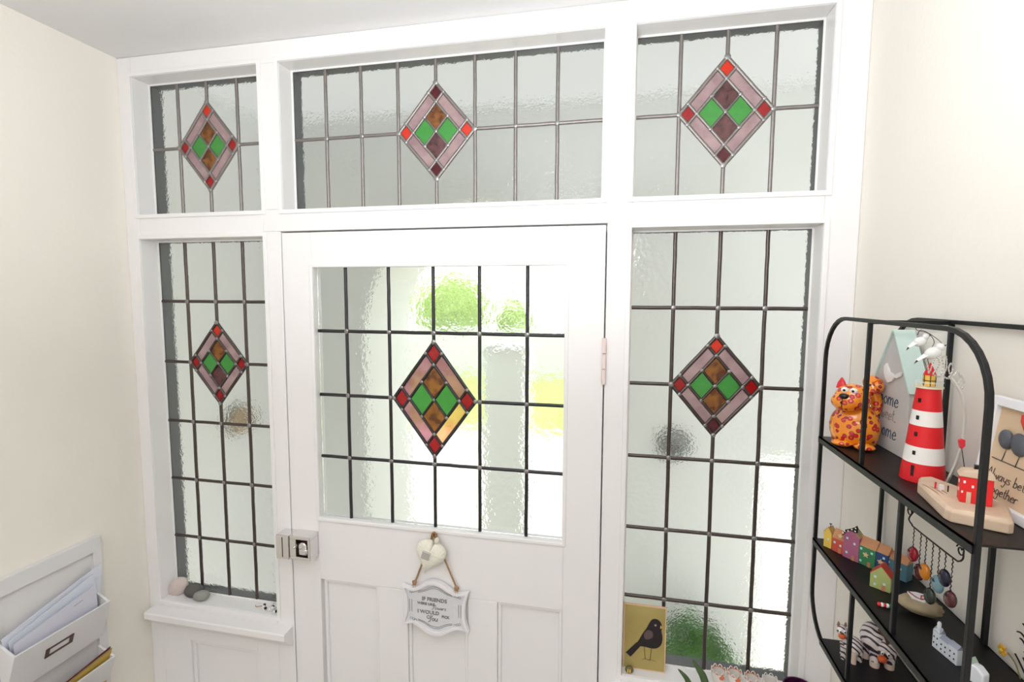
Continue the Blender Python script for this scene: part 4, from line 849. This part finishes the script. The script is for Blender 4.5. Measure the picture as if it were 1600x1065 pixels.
for a, b in (((250, 345), (258, 432)), ((298, 345), (290, 432))):
    p, q = px2(*a), px2(*b); MB().tube([(p[0], cy(p[1])-.001, p[1]), (q[0], cy(q[1])-.001, q[1])], .0006, 4).build('bird_leg', BB, card)
    MB().tube([(q[0]-.007, cy(q[1])-.001, q[1]-.001), (q[0], cy(q[1])-.001, q[1]+.002), (q[0]+.012, cy(q[1])-.001, q[1]-.001)], .0005, 4).build('bird_foot', mat('wing_taupe', lin(92, 76, 76), .6), card)
gm = thing('glass_gem', (.9165, .008, OBR), 'small olive glass gem with a yellow mark in front of the bird card', 'gem')
MB().ball((.9165, .008, OBR+.0095), (.0105, .0065, .0095), 16, 10).build('gem', mat('olive_glass', lin(110, 105, 70), .15, .2), gm, smooth=True); MB().box(.912, .9145, .0005, .002, OBR+.006, OBR+.014).box(.917, .9195, .0005, .002, OBR+.006, OBR+.014).build('yellow_mark', mat('yellow_paint', lin(245, 200, 90), .5), gm)
# orchid-like plant in front of the sill; its pot stands on the ledge
LG = mat('glossy_leaf', lin(70, 95, 50), .3, var=.15, vscale=30, coat=.3); LGL = mat('pale_leaf_back', lin(150, 165, 140), .4)
pl = thing('leafy_plant', (1.072, -.013, .927), 'small plant with broad dark green leaves on the right ledge', 'plant')
MB().lathe([(.010, .9262), (.013, .938), (.0145, .938), (.0145, .941), (.012, .941), (.011, .936)], (1.066, -.0200, 0), 20).build('plant_pot', mat('dark_red_pot', lin(105, 35, 35), .3), pl, smooth=True)
def leaf(pts, w, name, m):
    P = spline(pts, 5); n = len(P); vs = []; fs = []
    for i, p in enumerate(P):
        t_ = i/(n-1); ww = w*sin(pi*min(1, t_*.92+.08))**.7; d = (P[min(n-1, i+1)]-P[max(0, i-1)]).normalized(); s_ = d.cross(Vector((0, -1, .2))).normalized()
        vs += [p-s_*ww, p+Vector((0, .0016, -.001)), p+s_*ww]
    for i in range(n-1): fs += [(3*i, 3*i+1, 3*i+4, 3*i+3), (3*i+1, 3*i+2, 3*i+5, 3*i+4)]
    o = MB().add(vs, fs).build(name, m, pl, smooth=True); md = o.modifiers.new('thickness', 'SOLIDIFY'); md.thickness = .0008
leaf([(1.074, -.020, .930), (1.090, -.022, .955), (1.084, -.018, .984), (1.073, -.012, 1.000), (1.060, -.006, 1.016)], .0085, 'leaf', LG)
leaf([(1.060, -.020, .930), (1.056, -.022, .955), (1.046, -.018, .976), (1.027, -.012, .992)], .0065, 'leaf', LG)
leaf([(1.066, -.020, .930), (1.090, -.024, .945), (1.108, -.026, .952)], .008, 'leaf', LG)
# four openwork ceramic cups
CUP = mat('white_openwork_china', lin(238, 232, 226), .25, var=.05, vscale=60); CUPO = mat('orange_glaze', lin(220, 120, 80), .3)
for k, (x, h, dx) in enumerate(((1.1245, .040, 'leftmost, touching the plant'), (1.1600, .040, 'second from the left'), (1.1985, .035, 'third from the left'), (1.2380, .036, 'rightmost beside the purple bowl'))):
    z0 = OBR; y = .021; r = .0168
    t = thing('openwork_cup', (x, y, z0), 'white openwork china cup, '+dx+' on the right sill', 'cup', 'openwork china cups on the right sill')
    MB().lathe([(.010, z0+.0003), (.0145, z0+.012), (r, z0+h*.55), (r*.98, z0+h-.010), (r*.90, z0+h-.010), (r*.90, z0+h*.5), (.010, z0+.004)], (x, y, 0), 20).build('cup_body', CUP, t, smooth=True)
    mb = MB()
    for j in range(8): q = j*pi/4; mb.tube(spline([(x+r*cos(q), y+r*sin(q), z0+h-.012), (x+r*.95*cos(q+.39), y+r*.95*sin(q+.39), z0+h-.003), (x+r*cos(q+.785), y+r*sin(q+.785), z0+h-.012)], 4), .0011, 5)
    mb.build('openwork_rim', CUP, t, smooth=True)
    mb = MB(); mb.tube([(x+r*.93*cos(j*pi/10), y+r*.93*sin(j*pi/10), z0+h-.0095) for j in range(20)], .0011, 5, closed=True); mb.ball((x+.004, y-r+.0008, z0+h*.62), (.006, .002, .006), 10, 8); mb.build('orange_rim', CUPO if k < 3 else CUP, t, smooth=True)
bw_ = thing('purple_bowl', (1.272, -.012, .926), 'deep purple glazed bowl at the right end of the sill', 'bowl')
MB().lathe([(.016, .9262), (.028, .950), (.033, 1.000), (.033, 1.008), (.030, 1.008), (.029, 1.000), (.024, .955), (.012, .932)], (1.281, -.036, 0), 32).build('bowl', mat('deep_purple_glaze', lin(60, 18, 50), .2), bw_, smooth=True)

# ------------------------------------------------------------------ left wall: letter rack
LRW = mat('rack_white_paint', lin(226, 224, 224), .5, var=.01); BRZ = mat('antique_bronze', lin(110, 88, 82), .35, .8)
lr = thing('letter_rack', (-.485, -.27, .66), 'white wooden wall letter rack with sloping pockets on the left wall', 'letter rack')
y0, y1 = -.141, -.408
MB().ring([(y1, .66), (y0, .66), (y0, 1.2225), (y1, 1.2225)], [(y1+.0225, .69), (y0-.0225, .69), (y0-.0225, 1.184), (y1+.0225, 1.184)], XL+.0003, -.478, 'x').build('back_frame', LRW, lr, bevel=.0008)
MB().prism([(y1+.0226, .6901), (y0-.0226, .6901), (y0-.0226, 1.1839), (y1+.0226, 1.1839)], XL+.0003, -.4865, 'x').build('back_panel', LRW, lr)
for k, (zf, zb, xo) in enumerate(((1.0585, .952, -.430), (.905, .80, -.424))):
    ya, yb = -.164, -.3845; xi = -.4775; pk = MB()
    # front board, sloping outwards to the top
    def q4(xa, za, xb, zb_, th, Y0, Y1): return [(xa, Y0, za), (xb, Y0, zb_), (xb+th, Y0, zb_), (xa+th, Y0, za), (xa, Y1, za), (xb, Y1, zb_), (xb+th, Y1, zb_), (xa+th, Y1, za)]
    F6 = [(0, 1, 2, 3), (7, 6, 5, 4), (0, 4, 5, 1), (1, 5, 6, 2), (2, 6, 7, 3), (3, 7, 4, 0)]
    MB().add(q4(xi+.004, zb, xo-.006, zf, .006, ya, yb), F6).build('pocket_front', LRW, lr, bevel=.0008)
    for yy in (ya, yb+.006):
        MB().prism([(xi, zb), (xi+.009, zb), (xo-.005, zf-.0005), (xi, zf+.020)], yy, yy-.006, 'y').build('pocket_side', LRW, lr) if False else MB().add([(xi, yy, zb), (xi+.008, yy, zb), (xo-.006, yy, zf), (xi, yy, zf+.022), (xi, yy-.006, zb), (xi+.008, yy-.006, zb), (xo-.006, yy-.006, zf), (xi, yy-.006, zf+.022)], [(0, 1, 2, 3), (7, 6, 5, 4), (0, 4, 5, 1), (1, 5, 6, 2), (2, 6, 7, 3), (3, 7, 4, 0)]).build('pocket_side', LRW, lr, bevel=.0006)
    MB().box(xi, xi+.006, yb, ya, zb, zb+.004).build('pocket_base', LRW, lr)
    # label holder on the sloping face
    def onf(y, z, d): t_ = (z-zb)/(zf-zb); return (xi+.010+(xo-.0-xi-.010)*t_+d, y, z)
    a, b, c, d = -.2515, -.3140, zf-.058, zf-.034
    def pl4(A, B_, C, D, d0, d1): return MB().add([onf(y, z, e) for e in (d0, d1) for y, z in (A, B_, C, D)], [(3, 2, 1, 0), (4, 5, 6, 7), (0, 1, 5, 4), (1, 2, 6, 5), (2, 3, 7, 6), (3, 0, 4, 7)])
    mb = MB(); 
    for A in (((a, c), (a-.008, c), (a-.008, d), (a, d)), ((b+.008, c), (b, c), (b, d), (b+.008, d)), ((a, c), (b, c), (b, c+.005), (a, c+.005)), ((a, d-.004), (b, d-.004), (b, d), (a, d))):
        m_ = pl4(*A, .0002, .0025); mb.add(m_.v, m_.f)
    mb.build('label_holder', BRZ, lr, label='bronze label holder')
def paper(name, lab, pts, col, cat, th=.0012, marks=(), m=None, group=None):
    """pts: four corners bottom-right, bottom-left, top-left, top-right"""
    P = [Vector(p) for p in pts]; n_ = (P[1]-P[0]).cross(P[3]-P[0]).normalized()*th
    if n_.x < 0: n_ = -n_
    t = thing(name, tuple(P[0]), lab, cat, group)
    MB().add([tuple(p) for p in P]+[tuple(p+n_) for p in P], [(3, 2, 1, 0), (4, 5, 6, 7), (0, 1, 5, 4), (1, 2, 6, 5), (2, 3, 7, 6), (3, 0, 4, 7)]).build('sheet', m or mat(name+'_'+lab.split()[0], col, .7, var=.02), t)
    for u, v, w, h in marks:
        q = lambda a, b: P[1].lerp(P[0], a).lerp(P[2].lerp(P[3], a), b)+n_*1.15
        MB().add([q(u, v), q(u+w, v), q(u+w, v+h), q(u, v+h)], [(0, 1, 2, 3)]).build('printed_mark', SHD, t)
PW = lin(226, 228, 240)
paper('envelope', 'white envelope at the back of the upper pocket, tallest edge showing', [(-.472, -.171, .990), (-.472, -.372, .990), (-.470, -.3815, 1.092), (-.470, -.150, 1.152)], PW, 'letter', marks=((.35, .80, .15, .012),))
paper('envelope', 'pale envelope standing in the middle of the upper pocket', [(-.466, -.175, .985), (-.466, -.362, .985), (-.462, -.374, 1.083), (-.462, -.178, 1.138)], lin(220, 225, 236), 'letter', marks=((.6, .8, .08, .012),))
paper('envelope', 'off white windowed envelope at the front of the upper pocket', [(-.460, -.174, .984), (-.460, -.368, .984), (-.452, -.371, 1.0755), (-.452, -.185, 1.112)], lin(216, 216, 228), 'letter', marks=((.22, .80, .13, .012), (.70, .86, .12, .012), (.60, .62, .04, .10)))
paper('folder', 'gold coloured folded brochure with a dark red edge in the lower pocket', [(-.455, -.172, .83), (-.455, -.372, .83), (-.436, -.372, .905), (-.436, -.166, .926)], lin(190, 160, 75), 'brochure', marks=((0, .97, 1, .03),))
paper('folder', 'dark red booklet standing just behind the gold brochure', [(-.459, -.172, .83), (-.459, -.372, .83), (-.441, -.372, .905), (-.4405, -.166, .929)], lin(120, 60, 60), 'booklet')
